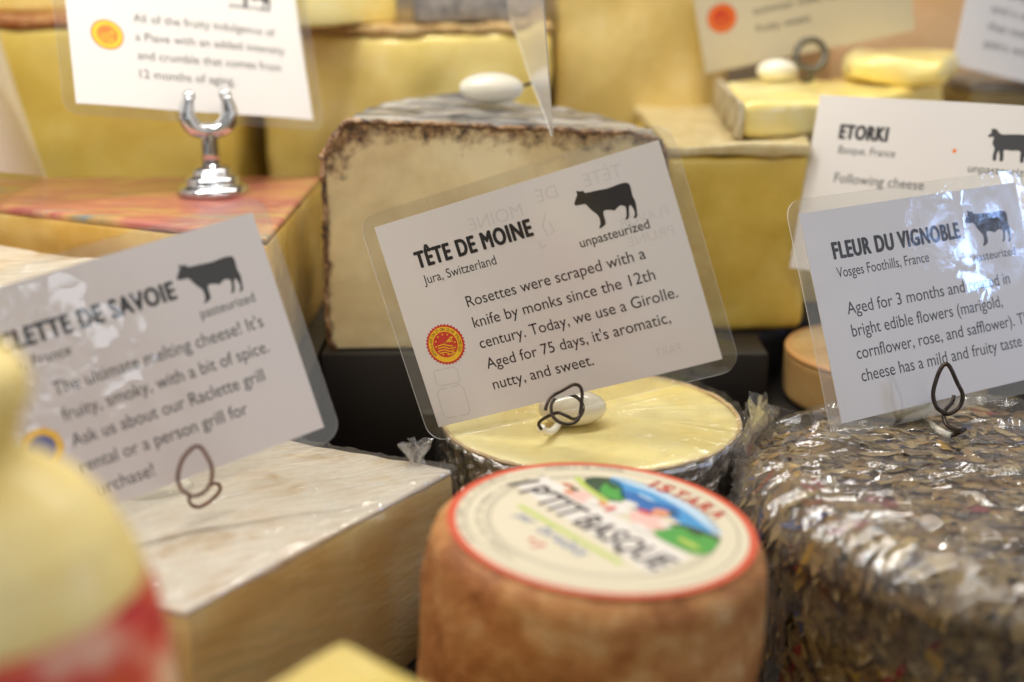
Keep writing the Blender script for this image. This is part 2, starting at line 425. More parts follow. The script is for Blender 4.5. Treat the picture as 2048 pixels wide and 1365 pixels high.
def price_card(pose, s, label, lines, paper='paper', ink='ink', R=None, loc=None, margin=.58, W=12.0, H=8.48):
    """a laminated card: paper, clear rim, and each kind of print as a part; s scales the card"""
    if R is None:
        R = rvec(pose[:3]); c = Vector((0, 0, CAMZ)); loc = c + (Vector(pose[3:]) - c) * s
    root = empty('price_card', loc, R=R, label=label, cat='price card', group='laminated price cards on the counter')
    def bow(x, y): return .10 * (1 - (x / 6) ** 2) * .6 + .05 * math.sin(x * .7 + y * .3)
    def place(vf, z): return [(v[0] * s, v[1] * s, (bow(v[0], v[1]) + z + v[2]) * s) for v in vf[0]], vf[1]
    # paper: thin curved sheet
    nx, ny = 24, 12; V, F = [], []
    for k, z in ((0, .02), (1, -.02)):
        for j in range(ny + 1):
            for i in range(nx + 1):
                V.append((-W / 2 + W * i / nx, -H / 2 + H * j / ny, z))
    n1 = (nx + 1) * (ny + 1)
    for j in range(ny):
        for i in range(nx):
            a = j * (nx + 1) + i; q = (a, a + 1, a + nx + 2, a + nx + 1); F.append(q); F.append(tuple(n1 + b for b in q[::-1]))
    rim = [i for i in range(nx + 1)] + [j * (nx + 1) + nx for j in range(1, ny + 1)] + [ny * (nx + 1) + i for i in range(nx - 1, -1, -1)] + [j * (nx + 1) for j in range(ny - 1, 0, -1)]
    for a, b in zip(rim, rim[1:] + rim[:1]): F.append((b, a, n1 + a, n1 + b))
    V = [(v[0] * s, v[1] * s, (bow(v[0], v[1]) + v[2]) * s) for v in V]
    add('paper', V, F, MT[paper], root, smooth=False)
    # clear rim around it, rounded corners
    def rr(w, h, r, n=8):
        o = []
        for cx, cy, a0 in ((w - r, h - r, 0), (-w + r, h - r, 90), (-w + r, -h + r, 180), (w - r, -h + r, 270)):
            for i in range(n + 1):
                a = math.radians(a0 + 90 * i / n); o.append((cx + r * math.cos(a), cy + r * math.sin(a)))
        return o
    def dens(p):
        o = []
        for i in range(len(p)):
            a = Vector(p[i]); b = Vector(p[(i + 1) % len(p)]); k = max(1, int((b - a).length / .6))
            for j in range(k): o.append(tuple(a.lerp(b, j / k)))
        return o
    if margin:
        outer = dens(rr(W / 2 + margin, H / 2 + margin * .95, .75)); inner = []
        for x, y in outer:
            inner.append((max(-W / 2 - .012, min(W / 2 + .012, x)), max(-H / 2 - .012, min(H / 2 + .012, y))))
        n = len(outer); V = []; F = []; fm = []
        for ring, z in ((outer, .03), (inner, .03), (inner, -.03), (outer, -.03)):
            V += [(x * s, y * s, (bow(x, y) + z) * s) for x, y in ring]
        for i in range(n):
            j = (i + 1) % n
            for a, b, m_ in ((0, 1, 0), (2, 3, 0), (3, 0, 1)):
                F.append((a * n + i, a * n + j, b * n + j, b * n + i)); fm.append(m_)
        add('laminate_rim', V, F, [MT['lam'], MT['lam_edge']], root, fm=fm)
    # print
    groups = {}
    for k_, (part, mat, vf, z) in enumerate(lines): groups.setdefault((part, mat, k_) if part.startswith('show') else (part, mat, 0), []).append(place(vf, z))
    seal = None
    for (part, mat, _k), g in groups.items():
        V, F = join(*g); m = MT[mat if mat != 'ink' else ink]
        if part.startswith('seal_') and seal is not None: add(part, V, F, m, seal)
        else:
            o = add(part, V, F, m, root)
            if part == 'origin_seal': seal = o
    return root

def body(lines, x, y0, dy, cap=.44, ink='ink'):
    return [('description_text', ink, flat_text(s, x + dx, y0 - i * dy, cap=cap, width=w), .026) for i, (s, w, dx) in enumerate(lines)]
def seal_parts(cx, cy, r, inner='seal_red', ring='seal_yellow', text=None, teeth=36):
    L = [('origin_seal', inner if inner != 'seal_blue' else 'seal_yellow', ring2d(cx, cy, .0, r * .93, teeth=teeth, td=r * .08), .026),
         ('seal_ring', ring, ring2d(cx, cy, .0, r * .86), .031),
         ('seal_centre', inner, disc2d(cx, cy, r * .62), .036)]
    marks = [lift(line2d([(cx - r * .42, cy - r * (.02 + .12 * k) + .03), (cx - .1 * r, cy - r * (.0 + .13 * k) + .03), (cx + r * .12, cy - r * (.08 + .15 * k)), (cx + r * .36, cy - r * (.16 + .1 * k))], r * .05), 0) for k in range(4)]
    marks += [line2d([(cx - r * .12, cy + .02), (cx + r * .1, cy + r * .12), (cx + r * .42, cy + r * (.3 - .12 * k))], r * .045) for k in range(3)]
    for k in range(12):
        a = 2 * math.pi * k / 12
        marks.append(disc2d(cx + r * .5 * math.cos(a), cy + r * .5 * math.sin(a), r * .045, 5))
    L.append(('seal_emblem', ring, join(*marks), .041))
    if text:
        T = []
        n = len(text); a0 = math.radians(215); a1 = math.radians(-35)
        for i, ch in enumerate(text):
            if ch == ' ': continue
            a = a0 + (a1 - a0) * i / (n - 1)
            T.append(flat_text(ch, cx + r * .67 * math.cos(a) - .03 * math.sin(a) * 0, cy + r * .67 * math.sin(a), cap=r * .14, rot=a - math.pi / 2))
        L.append(('seal_lettering', 'seal_text', join(*T), .036))
    return L

# ---- the centre card
L = [('heading_text', 'ink', bold_text('TÊTE DE MOINE', -4.72, 2.19, .68, 5.08, .04), .026),
     ('origin_text', 'ink', flat_text('Jura, Switzerland', -4.66, 1.50, cap=.37, width=3.2), .026),
     ('animal_emblem', 'ink', poly2d(smooth2d(COW, 3)), .026),
     ('milk_text', 'ink', flat_text('unpasteurized', 2.02, 1.22, cap=.36, width=2.76, bold=.004), .026)]
L += body([('Rosettes were scraped with a', 7.5, 0), ('knife by monks since the 12th', 7.62, 0), ('century. Today, we use a Girolle.', 8.25, 0), ("Aged for 75 days, it's aromatic,", 7.7, .02), ('nutty, and sweet.', 4.3, .02)], -3.18, .17, .862)
L += seal_parts(-4.58, -1.03, .84, text='APPELLATION D\u2019ORIGINE PROTEGEE')
faint = [flat_text('TÊTE', 4.35, 3.35, cap=.5, width=1.5, mirror=True, bold=-.012), flat_text('DE', 1.75, 3.3, cap=.5, width=.85, mirror=True, bold=-.012), flat_text('MOINE', .2, 3.0, cap=.5, width=2.3, mirror=True, bold=-.012)]
faint += [line2d([(1.1, 2.9), (.8, 2.4), (.9, 2.0), (1.2, 2.1), (1.1, 2.5)], .05), line2d([(.5, 1.9), (.5, 1.6), (.75, 1.7)], .05)]
faint += [line2d(p, .05) for p in ([(-5.45, -2.1), (-5.4, -1.95), (-4.5, -2.0), (-4.42, -2.15), (-4.45, -2.55), (-4.55, -2.65), (-5.4, -2.6), (-5.48, -2.45), (-5.45, -2.1)], [(-5.45, -2.75), (-5.6, -2.9), (-5.62, -3.8), (-5.5, -3.95), (-4.55, -4.0), (-4.42, -3.85), (-4.4, -2.95), (-4.52, -2.75), (-5.45, -2.75)])]
faint += [flat_text('FLAVOR', 5.6, 1.5, cap=.36, width=1.9, mirror=True, bold=-.014), flat_text('PRUNE', 5.6, .75, cap=.36, width=1.8, mirror=True, bold=-.014), flat_text('PART', 4.6, -3.6, cap=.36, width=1.0, mirror=True, bold=-.014)]
for q in faint[:3] + faint[7:]: L.append(('show_through_writing', 'pencil', q, .022))
for q in faint[3:7]: L.append(('show_through_drawing', 'pencil', q, .022))
price_card([-.1055, -.3241, -.3018, 1.1953, 48.7008, 13.4064], 1.0, 'laminated card reading TÊTE DE MOINE clipped over the foil wrapped wheel', L)
# ---- left card
L = [('heading_text', 'ink', bold_text('RACLETTE DE SAVOIE', -4.75, 2.05, .68, 7.1, .04), .026),
     ('origin_text', 'ink', flat_text('Savoie, France', -4.6, 1.3, cap=.37, width=2.9), .026),
     ('animal_emblem', 'ink', poly2d(smooth2d([(x + .3, y - .15) for x, y in COW], 3)), .026),
     ('milk_text', 'ink', flat_text('pasteurized', 2.95, 1.08, cap=.36, width=2.1), .026)]
L += body([("The ultimate melting cheese! It's", 7.75, 0), ('fruity, smoky, with a bit of spice.', 7.65, 0), ('Ask us about our Raclette grill', 7.15, 0), ('rental or a person grill for', 6.15, 0), ('purchase!', 2.3, 0)], -2.7, .1, .955, cap=.47)
L += seal_parts(-3.68, -1.5, .74, inner='seal_blue', ring='seal_yellow')[:3]
price_card([-.2354, -.2579, .4615, -13.5569, 44.0882, 11.579], .94, 'laminated card reading RACLETTE DE SAVOIE with blue and yellow seal', L, paper='paper_web', ink='ink_web')
# ---- right card
L = [('heading_text', 'ink', bold_text('FLEUR DU VIGNOBLE', -4.7, 2.23, .70, 6.8, .04), .026),
     ('origin_text', 'ink', flat_text('Vosges Foothills, France', -4.72, 1.46, cap=.42, width=4.85), .026),
     ('animal_emblem', 'ink', poly2d(smooth2d([(2.55 + (x - 2.26) * 1.15, y) for x, y in COW], 3)), .026),
     ('milk_text', 'ink', flat_text('pasteurized', 2.62, 1.12, cap=.36, width=2.55), .026)]
L += body([('Aged for 3 months and coated in', 9.05, 0), ('bright edible flowers (marigold,', 8.3, 0), ('cornflower, rose, and safflower). This', 10.1, 0), ('cheese has a mild and fruity taste', 8.95, 0)], -4.6, -.06, .915, cap=.5)
price_card([-.3606, -.1151, .4721, 17.5021, 52.3661, 12.2109], 1.0, 'laminated card reading FLEUR DU VIGNOBLE with blue sparkling reflections', L, paper='paper_spark', ink='ink_spark')
# ---- card with orange seal, in the chrome clip
L = [('milk_text', 'ink', flat_text('pasteurized', 2.2, 1.66, cap=.36, width=2.15), .026),
     ('animal_emblem', 'ink', poly2d(smooth2d(COW, 3)), .026)]
L += body([('All of the fruity indulgence of', 7.35, 0), ('a Piave with an added intensity', 7.75, 0), ('and crumble that comes from', 7.4, 0), ('12 months of aging.', 4.8, 0)], -2.82, .3, .99, cap=.46)
L += seal_parts(-4.18, -.54, .82, inner='seal_orange', ring='seal_yellow')
price_card([-.5354, -.0194, .5827, -16.0251, 66.4701, 22.0587], 1.0, 'laminated card with orange seal, twelve months of aging, held in the chrome clip', L)
# ---- ETORKI card
L = [('heading_text', 'ink', bold_text('ETORKI', -4.7, 2.22, .70, 2.35, .05), .026),
     ('origin_text', 'ink', flat_text('Basque, France', -4.6, 1.5, cap=.37, width=2.75), .026),
     ('animal_emblem', 'ink', poly2d(smooth2d(SHEEP, 3)), .026),
     ('milk_text', 'ink', flat_text('unpasteurized', 1.6, 1.1, cap=.36, width=2.9), .026)]
L += body([('Following cheese', 4.3, 0)], -4.55, .1, .9, cap=.46)
L.append(('crumb_stain', 'seal_orange', disc2d(.85, 2.0, .1, 12), .026))
price_card([-.3065, .0862, -.5983, 19.1497, 59.1712, 15.3467], 1.01, 'white card reading ETORKI with a black sheep, behind the sparkling card', L, margin=0)
# ---- card at the back with orange seal above the small wedges
L = body([('nutty flavor from alpine', 6.6, 0), ('summer milk, cellared for', 7.4, .1), ('fruity, sweet', 3.1, .1)], -2.9, -.5, 1.0, cap=.44)
L += seal_parts(-4.6, -1.3, .85, inner='seal_red', ring='seal_orange')
price_card([.1055, -.2128, -.0375, 16.1552, 75.791, 24.5629], 1.0, 'blurred card in painted backlit tone with orange seal standing on the soft yellow wedge', L, paper='paper_backlit', ink='ink_matt', margin=0)
L = body([('creamy with a light tang', 7.6, 0), ('and a soft buttery rind', 7.3, 0), ('that melts on bread and', 7.6, 0), ('pairs with red fruit', 6.6, 0)], -4.2, .2, 1.0, cap=.44)
price_card([-.1785, .2042, .2433, 31.7174, 78.2952, 22.4952], 1.0, 'blurred white card cut off by the right edge at top', L, paper='paper_matt', ink='ink_matt', margin=0)
price_card([-.356, -.0653, 1.6614, -25.3533, 62.869, 19.7965], 1.0, 'blank looking white card turned sideways at the left edge', [], margin=.45)
_x, _y = Vector((-.15789, .90775, .38865)).normalized(), Vector((-.07731, -.40267, .91207)).normalized()
_n = _x.cross(_y).normalized(); _y = _n.cross(_x)
_R = Matrix((_x, _y, _n)).transposed()
_a = Vector((1.7913, 57.6, 17.897))
L = body([('mirrored side', 6, 0)], -3, 1, .9)
price_card(None, 1.0, 'laminated card seen edge on above the dark rinded half wheel', [], R=_R, loc=_a + _x * 6.2 + _y * 4.42, margin=.2)

# ------------------------------------------------------------------ card holders
def ball(c, rx, ry, rz, rot=(0, 0, 0), n=32, m=18):
    V, F = [], []; R = Matrix.Rotation(rot[2], 3, 'Z') @ Matrix.Rotation(rot[1], 3, 'Y') @ Matrix.Rotation(rot[0], 3, 'X')
    for i in range(m + 1):
        t = math.pi * i / m
        for j in range(n):
            a = 2 * math.pi * j / n
            p = R @ Vector((rx * math.sin(t) * math.cos(a), ry * math.sin(t) * math.sin(a), rz * math.cos(t))); V.append(tuple(p + Vector(c)))
    for i in range(m):
        for j in range(n):
            k = (j + 1) % n; F.append((i * n + j, (i + 1) * n + j, (i + 1) * n + k, i * n + k))
    return V, F
def holder(label, base, bean, wires, tail=None, wmat='wire', wr=.07):
    """smooth egg-shaped weight with a bent wire that grips the card; base = where it rests"""
    root = empty('card_holder', base, label=label, cat='card holder', group='wire card holders with egg shaped weights')
    b = Vector(base); rel = lambda vf: ([tuple(Vector(v) - b) for v in vf[0]], vf[1])
    if bean: add('weight', *rel(ball(*bean)), MT['ceramic'], root, smooth=True)
    if tail: add('stem', *rel(tube(tail[0], tail[1], 14, rads=tail[2] if len(tail) > 2 else None)), MT['ceramic'], root, smooth=True)
    for w, closed in wires: add('wire_clip', *rel(tube(w, wr, 10, 5, closed)), MT[wmat], root, smooth=True)
    return root
def px(pts, sc, ox, oy, d): return [camray(ox + q[0] / sc, oy + q[1] / sc, q[2] if len(q) > 2 else d) for q in pts]
w = px([(190, 1010, 51.2), (150, 930, 51.0), (200, 860, 50.8), (350, 775, 50.3), (480, 735, 50.0), (620, 785, 49.8), (740, 840, 50.0), (850, 800, 50.6), (905, 690, 51.2), (890, 580, 51.4), (800, 470, 51.4), (690, 430, 51.4), (560, 410, 51.4), (440, 480, 51.3), (365, 600, 50.4), (380, 770, 49.6), (480, 880, 49.4), (620, 930, 49.3), (750, 905, 49.3), (830, 830, 49.3), (862, 700, 49.4), (880, 540, 49.4), (890, 400, 49.5), (850, 285, 49.5), (740, 255, 49.55), (560, 350, 49.6), (380, 450, 49.6), (300, 560, 49.5), (262, 690, 49.4)], 8.53, 1060, 740, 50)
tl = px([(190, 985, 51.4), (240, 1050, 51.6), (340, 1060, 52.0), (430, 1000, 52.6), (500, 900, 53.3)], 8.53, 1060, 740, 51)
holder('cream egg shaped card holder with grey wire coil on the yellow wheel top', (2.5, 50.6, 7.2), (Vector((2.5, 50.55, 7.95)), 1.42, .92, .74, (0, .0, .12)), [(w, False)], (tl, .16))
w = px([(310, 435), (250, 390), (226, 300), (252, 190), (285, 118), (315, 98), (345, 125), (388, 220), (428, 310), (405, 390), (350, 430)], 3.411, 1800, 700, 51.9)
w2 = px([(368, 315, 53.2), (355, 360, 53.0), (310, 410, 52.2), (298, 455, 51.9), (308, 495, 51.6), (340, 530, 51.4), (400, 551, 51.3), (442, 542, 51.6), (390, 570, 52.0), (345, 588, 52.4)], 3.411, 1800, 700, 51.6)
tl = px([(348, 590, 52.3), (300, 570, 52.6), (250, 540, 53.2), (195, 500, 54.0), (120, 470, 55)], 3.411, 1800, 700, 52)
holder('cream egg shaped card holder with dark teardrop wire on the flower coated wheel', (15.9, 51.1, 7.3), (Vector((15.9, 51.2, 8.0)), 1.7, .95, .78, (0, .0, -.2)), [(w, True), (w2, False)], (tl, .15), 'wire', .088)
w = px([(450, 1045, 43.3), (300, 950, 43.2), (228, 800, 43.1), (228, 640, 43.1), (300, 420, 43.0), (440, 250, 43.0), (560, 190, 43.0), (650, 260, 43.0), (760, 450, 43.1), (805, 600, 43.1), (790, 780, 43.2), (710, 940, 43.3), (570, 1030, 43.5), (450, 1048, 43.8)], 8.53, 330, 870, 43)
w2 = px([(420, 1040, 43.9), (410, 1110, 44.4), (450, 1190, 44.8), (560, 1235, 45), (700, 1180, 45.2), (850, 1060, 45.4), (935, 950, 45.6), (930, 860, 45.7), (860, 830, 45.6), (790, 850, 45.2)], 8.53, 330, 870, 44)
holder('card holder with rusty brown oval wire on the white rind block', (-12.5, 44.5, 7.05), (camray(300, 985, 47.6), 1.6, .9, .7, (0, 0, .3)), [(w, False), (w2, False)], None, 'wire_brown', .065)
w = px([(5, 0), (22, -12), (28, -34), (16, -55), (-5, -60), (-24, -48), (-30, -25), (-20, -6)], 1, 1622, 140, 72)
holder('grey ring wire holder gripping the blurred card above the soft wedge', (15.2, 74.6, 18.9), (Vector((15.0, 74.7, 19.55)), 1.2, .8, .62, (0, 0, .1)), [(w, True), ([camray(1622, 145, 72), camray(1622, 158, 72.3), camray(1605, 160, 73)], False)], None, 'wire_grey', .2)
holder('cream egg shaped card holder lying on top of the dark rinded half wheel', (-1.0, 64.3, 19.0), (Vector((-1.0, 64.3, 19.6)), 1.6, 1.0, .76, (0, 0, -.1)), [([(.5, 64.2, 19.7), (1.2, 64.0, 20.0), (1.42, 63.6, 20.6), (1.5, 63.5, 21.4)], False)], None, 'wire', .08)

# chrome clip stand
cs = empty('clip_stand', (-14.75, 63.6, 14.53), label='shiny chrome harp clip stand with stepped round base on the red topped cheese', cat='card holder', rot=(0, 0, .35))
pr = [(.001, 0), (1.62, 0), (1.72, .08), (1.74, .2), (1.66, .38), (1.45, .5), (1.34, .55), (1.36, .68), (1.28, .86), (1.08, .97), (.98, 1.0), (.98, 1.12), (.9, 1.26), (.7, 1.36), (.48, 1.4), (.46, 1.5), (.001, 1.5)]
def dense(P, k=4):
    o = []
    for i in range(len(P) - 1):
        for j in range(k): o.append(tuple(Vector(P[i]).lerp(Vector(P[i + 1]), j / k)))
    return o + [P[-1]]
add('base', *lathe(pr, 64), MT['chrome'], cs, smooth=True)
add('post', *lathe([(.001, 1.45), (.44, 1.45), (.43, 2.0), (.43, 2.9), (.46, 3.1), (.38, 3.3), (.2, 3.42), (.001, 3.46)], 40), MT['chrome'], cs, smooth=True)
def jaw(sx, sy):
    pts = [(0, sy * .14, 3.15), (sx * .35, sy * .17, 3.1), (sx * .78, sy * .19, 3.32), (sx * 1.02, sy * .16, 3.8), (sx * .98, sy * .12, 4.3), (sx * .86, sy * .14, 4.75)]
    return tube(pts, .3, 14, rads=[.3, .36, .42, .42, .34, .24])
for sy in (-1, 1): add('jaw', *join(jaw(-1, sy), jaw(1, sy), ball((-.86, sy * .14, 4.78), .3, .22, .28), ball((.86, sy * .14, 4.78), .3, .22, .28)), MT['chrome'], cs, smooth=True)
add('spring_pin', *tube([(-.9, -.3, 4.5), (-.9, .3, 4.5)], .12), MT['chrome'], cs, smooth=True)

# ------------------------------------------------------------------ centre: foil wrapped wheel with bare yellow top
TX, TY, TZ, TR = 3.32, 51.8, 7.2, 6.35
tm = empty('round_cheese', (TX, TY, 0), label='silver foil wrapped wheel with smooth pale yellow cut top under the centre card', cat='cheese', group='whole cheese wheels')
t = NT('yellow_cut_top')
c = t.ramp(t.noise(.35, 4), [(.35, (254, 230, 146)), (.65, (255, 238, 174))])
c = t.mix(t.ramp(t.voro(.9), [(.02, .55), (.05, 0.0)]), c, (150, 110, 40))
t.set(Base_Color=c, Roughness=.42, Coat_Weight=t.ramp(t.noise(.5, 2), [(.4, .25), (.6, 1.0)]), Coat_Roughness=.08)
w_ = t.math('ADD', t.noise(.9, 5, .6, stretch=(.35, 3.0, 1), rot=(0, 0, .12), dist=.5), t.noise(.5, 2))
t.set(Coat_Normal=t.bump(w_, .12, .2), Normal=t.bump(t.noise(1.4, 5, .6, stretch=(.3, 4, 1), rot=(0, 0, .1)), .06, .05)); t.sss(.3, .5)
def dt(p, r, z, a):
    k = 1 + .008 * nz(math.cos(a) * 2, math.sin(a) * 2, 0, 1, 3)
    return (p[0] * k, p[1] * k, p[2] + .04 * fbm(p[0], p[1], 0, .3, 3))
prf = [(TR - .02, TZ - .9), (TR - .05, TZ - .35), (TR - .14, TZ - .15), (TR - .34, TZ - .03)] + [((TR - .34) * (1 - i / 24), TZ + .06 * math.sin(i / 24 * 1.57)) for i in range(1, 24)] + [(.001, TZ + .06)]
add('cut_top', *lathe(prf, 120, disp=dt), t.m, tm, smooth=True)
t = NT('crumpled_foil'); h = t.math('ADD', t.voro(1.7, (1, 1, .55)), t.math('MULTIPLY', t.noise(5, 5, .65), .5))
t.set(Base_Color=t.ramp(t.noise(.6, 4), [(.3, (206, 202, 194)), (.7, (232, 230, 226))]), Metallic=1.0, Roughness=.24, Normal=t.bump(h, .8, .16))
def df_(p, r, z, a):
    d = (.22 * abs(nz(p[0], p[1], p[2], .9, 2)) + .12 * fbm(p[0], p[1], p[2], 2.2, 3, 1)) if r > 1 else 0
    if z > TZ - .6: d *= .5
    zz = z + (.16 * fbm(math.cos(a) * 9, math.sin(a) * 9, 0, .9, 3, 5) if z > TZ - .8 else 0)
    k = 1 + d / max(r, 1)
    return (p[0] * k, p[1] * k, zz)
prf = [(.01, .02), (TR - .2, .02), (TR + .02, .15)] + [(TR + .03, .15 + (TZ - .45) * i / 46) for i in range(1, 47)] + [(TR - .005, TZ - .18), (TR - .1, TZ - .07)]
add('foil_wrap', *lathe(prf, 260, disp=df_), t.m, tm, smooth=False)
V, F = [], []; NR, NA = 26, 300
for i in range(NR + 1):
    s_ = i / NR; th_ = max(0.0, 1 - max(0, s_ - .45) / .2) * math.pi / 2
    r = .05 + (TR + .1) * min(1, s_ / .5); z = TZ + .08 - max(0, s_ - .55) * 4.4
    for j in range(NA):
        a = 2 * math.pi * j / NA
        h_ = (.10 * max(0, 1 - 2 * abs(nz(a * 6, s_ * 1.5, 0, 1, 3))) ** 3 + .08 * abs(nz(a * 17, s_ * 3, 0, 1, 5))) * min(1, s_ * 3) + .01
        V.append((math.cos(a) * (r + h_ * math.cos(th_)), math.sin(a) * (r + h_ * math.cos(th_)), z + h_ * math.sin(th_)))
for i in range(NR):
    for j in range(NA): k = (j + 1) % NA; F.append((i * NA + j, (i + 1) * NA + j, (i + 1) * NA + k, i * NA + k))
add('plastic_film', V, F, film_mat('wrap_film_rim', (1, 1, 1), (0, 0, 0), .4, .015, .06, 1.5, .05, .05), tm, smooth=True)
rim_m = plain('rind_edge', (196, 164, 116), .6, nscale=3, c2=(222, 200, 160), bump=.3)
V, F = [], []
ptsr = [(math.cos(a) * (TR - .1 + .05 * fbm(math.cos(a) * 8, math.sin(a) * 8, 0, 1, 3)), math.sin(a) * (TR - .1), TZ - .1 + .05 * fbm(math.cos(a) * 8, math.sin(a) * 8, 2, 1, 3)) for a in [2 * math.pi * i / 90 for i in range(90)]]
add('rind_edge', *tube(ptsr, .09, 6, 2, True), rim_m, tm, smooth=True)

# ------------------------------------------------------------------ front: brown rind wheel with printed round label
IR = 5.25
ist = empty('round_cheese', (2.18, 37.45, .35), rot=(math.radians(.57), math.radians(3.58), 0), label='small brown rind wheel with round red bordered ISTARA label on its top', cat='cheese', group='whole cheese wheels')
IZ = 8.5
t = NT('brown_rind')
pit = t.voro(4.5, (1, 1, 1.4))
a_ = t.noise(.55, 5, .6, dist=.4); b_ = t.noise(3.2, 5, .7)
c = t.ramp(t.math('ADD', t.math('MULTIPLY', a_, .65), t.math('MULTIPLY', b_, .35)), [(.38, (152, 92, 44)), (.46, (184, 120, 62)), (.54, (202, 144, 82)), (.63, (218, 178, 126))])
t.set(Base_Color=c, Roughness=.6, Coat_Weight=.08, Coat_Roughness=.3, Normal=t.bump(t.math('ADD', b_, t.math('ADD', t.math('MULTIPLY', t.noise(9, 3), .5), t.math('MULTIPLY', pit, .8))), .55, .12)); t.sss(.2, .4, (1, .5, .2))
def di(p, r, z, a):
    bul = .22 * math.sin(math.pi * z / IZ) if r > 4 else 0
    k = 1 + (bul + .12 * fbm(math.cos(a) * 3, math.sin(a) * 3, z * .5, .8, 4)) / max(r, 3)
    return (p[0] * k, p[1] * k, z)
add('rind', *lathe(arc_profile(IR, 0, IZ, .75, 10, 24, 12), 140, disp=di), t.m, ist, smooth=True)
LR = 4.83
lab = {}
for k, c in dict(red=(214, 82, 48), cream=(226, 214, 184), white=(234, 226, 214), black=(46, 30, 34), grey=(120, 112, 100), sky=(62, 150, 205), deep=(30, 104, 172), pale=(190, 214, 232), green=(74, 160, 62), dark=(42, 72, 40), lime=(190, 206, 90), pink=(236, 190, 176), skin=(228, 150, 108), crimson=(212, 56, 44), blue=(96, 122, 168)).items():
    lab[k] = plain('label_' + k, c, .38, coat=.3)
LDX = .1   # the label sits a little off the middle
def lab_add(name, vf, z, m, parent): return add(name, [(v[0] + LDX, v[1], IZ + z) for v in vf[0]], vf[1], lab[m], parent)
lb = lab_add('round_label', disc2d(0, 0, LR, 96), .02, 'cream', ist)
lab_add('label_border', ring2d(0, 0, LR - .24, LR + .02, 96), .022, 'red', lb)
for i, r in enumerate((4.25, 3.62, 3.5)): lab_add('label_ring', ring2d(0, 0, r, r + .035, 96), .022, 'grey', lb)
# picture: sky, mountains, meadow, a plain seated figure
def blob(cx, cy, rx, ry, rot=0, n=28, w=.08, seed=0):
    return poly2d([(cx + math.cos(rot) * rx * math.cos(a) * (1 + w * math.sin(3 * a + seed)) - math.sin(rot) * ry * math.sin(a), cy + math.sin(rot) * rx * math.cos(a) + math.cos(rot) * ry * math.sin(a) * (1 + w * math.cos(2 * a + seed))) for a in [2 * math.pi * i / n for i in range(n)]])
pic = [('pale', [(.55, 3.7), (1.15, 3.6), (2.2, 2.75), (3.3, 1.2), (3.75, -.3), (3.2, -.2), (2.3, 1.3), (1.2, 2.6)], .022), ('sky', [(.5, 3.6), (1.0, 3.2), (1.9, 2.5), (2.7, 1.4), (3.1, .6), (3.45, -.3), (2.7, .0), (2.1, .9), (1.2, 1.3), (.8, 2.2)], .026), ('deep', [(.75, 2.5), (1.3, 2.45), (1.8, 1.9), (2.5, 1.5), (2.5, .6), (1.9, .9), (1.0, 1.3)], .030),
       ('dark', [(-.35, 3.4), (.2, 3.62), (.75, 3.4), (.95, 2.3), (.9, 1.7), (.1, 1.8), (-.3, 2.6)], .026), ('green', [(.3, 3.1), (.65, 3.1), (.9, 2.2), (.85, 1.75), (.35, 1.9), (.1, 2.4)], .030),
       ('dark', [(2.0, .1), (2.6, .2), (3.4, -.35), (3.65, -.75), (3.3, -.95), (2.2, -.4)], .030), ('green', [(1.9, -.1), (2.5, -.05), (3.5, -.8), (3.35, -1.4), (3.0, -1.85), (2.5, -1.75), (1.6, -.7)], .033)]
for m, p, z in pic: lab_add('label_picture', poly2d(smooth2d(p, 3)), z, m, lb)
lab_add('label_picture', line2d([(-.62, 3.5), (-.4, 2.8), (0, 2.1), (.35, 1.5)], .22), .034, 'lime', lb)
for m, vf, z in (('pink', blob(1.5, .35, .75, .5, -.9), .036), ('white', blob(.55, 1.15, .5, .42, -.9), .036), ('pink', blob(-.55, 1.9, .35, .5, .3), .034), ('crimson', blob(1.45, .95, .3, .14, -.7), .040), ('skin', blob(1.95, .98, .3, .27, -.7), .043), ('dark', blob(2.28, .98, .1, .24, -.8), .040), ('skin', blob(.1, 1.45, .28, .16, -.9), .040)):
    lab_add('label_picture', vf, z, m, lb)
for m, cx, cy, rx, ry, ro in (('crimson', -.95, 2.75, .22, .08, -.6), ('dark', -.75, 2.45, .2, .1, -.9), ('skin', -.95, 2.2, .16, .2, 0), ('white', -.2, 1.5, .22, .3, .4), ('white', 1.0, 1.5, .3, .22, -.7), ('white', 1.2, -.25, .45, .2, -.9), ('crimson', .35, 1.05, .1, .3, -.8), ('lime', 2.6, -1.2, .5, .12, -.9), ('dark', .55, 2.9, .12, .3, .5), ('pale', 1.6, 2.1, .4, .07, -.9), ('dark', 2.9, -.4, .3, .1, -.8), ('white', 2.0, .1, .3, .12, -.9)):
    lab_add('label_picture', blob(cx, cy, rx, ry, ro, 14, .15, cx), .047, m, lb)
lab_add('label_picture', line2d([(-2.6, .95), (-1.6, -.3), (-.6, -1.55), (.4, -2.75)], .2), .026, 'lime', lb)
RT = math.radians(-52)
vf = join(poly2d([(-2.72, 2.62), (-1.7, 3.42), (2.55, -2.1), (1.2, -3.3)]))
lab_add('label_band', vf, .024, 'white', lb)
lab_add('label_name', join(flat_text("P\u2019TIT", -2.62, 1.95, cap=1.12, width=2.35, bold=.012, rot=RT), flat_text('BASQUE', -.95, -.1, cap=1.02, width=3.75, bold=.012, rot=RT), line2d([(-2.95, 2.45), (-2.4, 2.75), (-1.9, 3.0)], .16)), .044, 'black', lb)
T = []
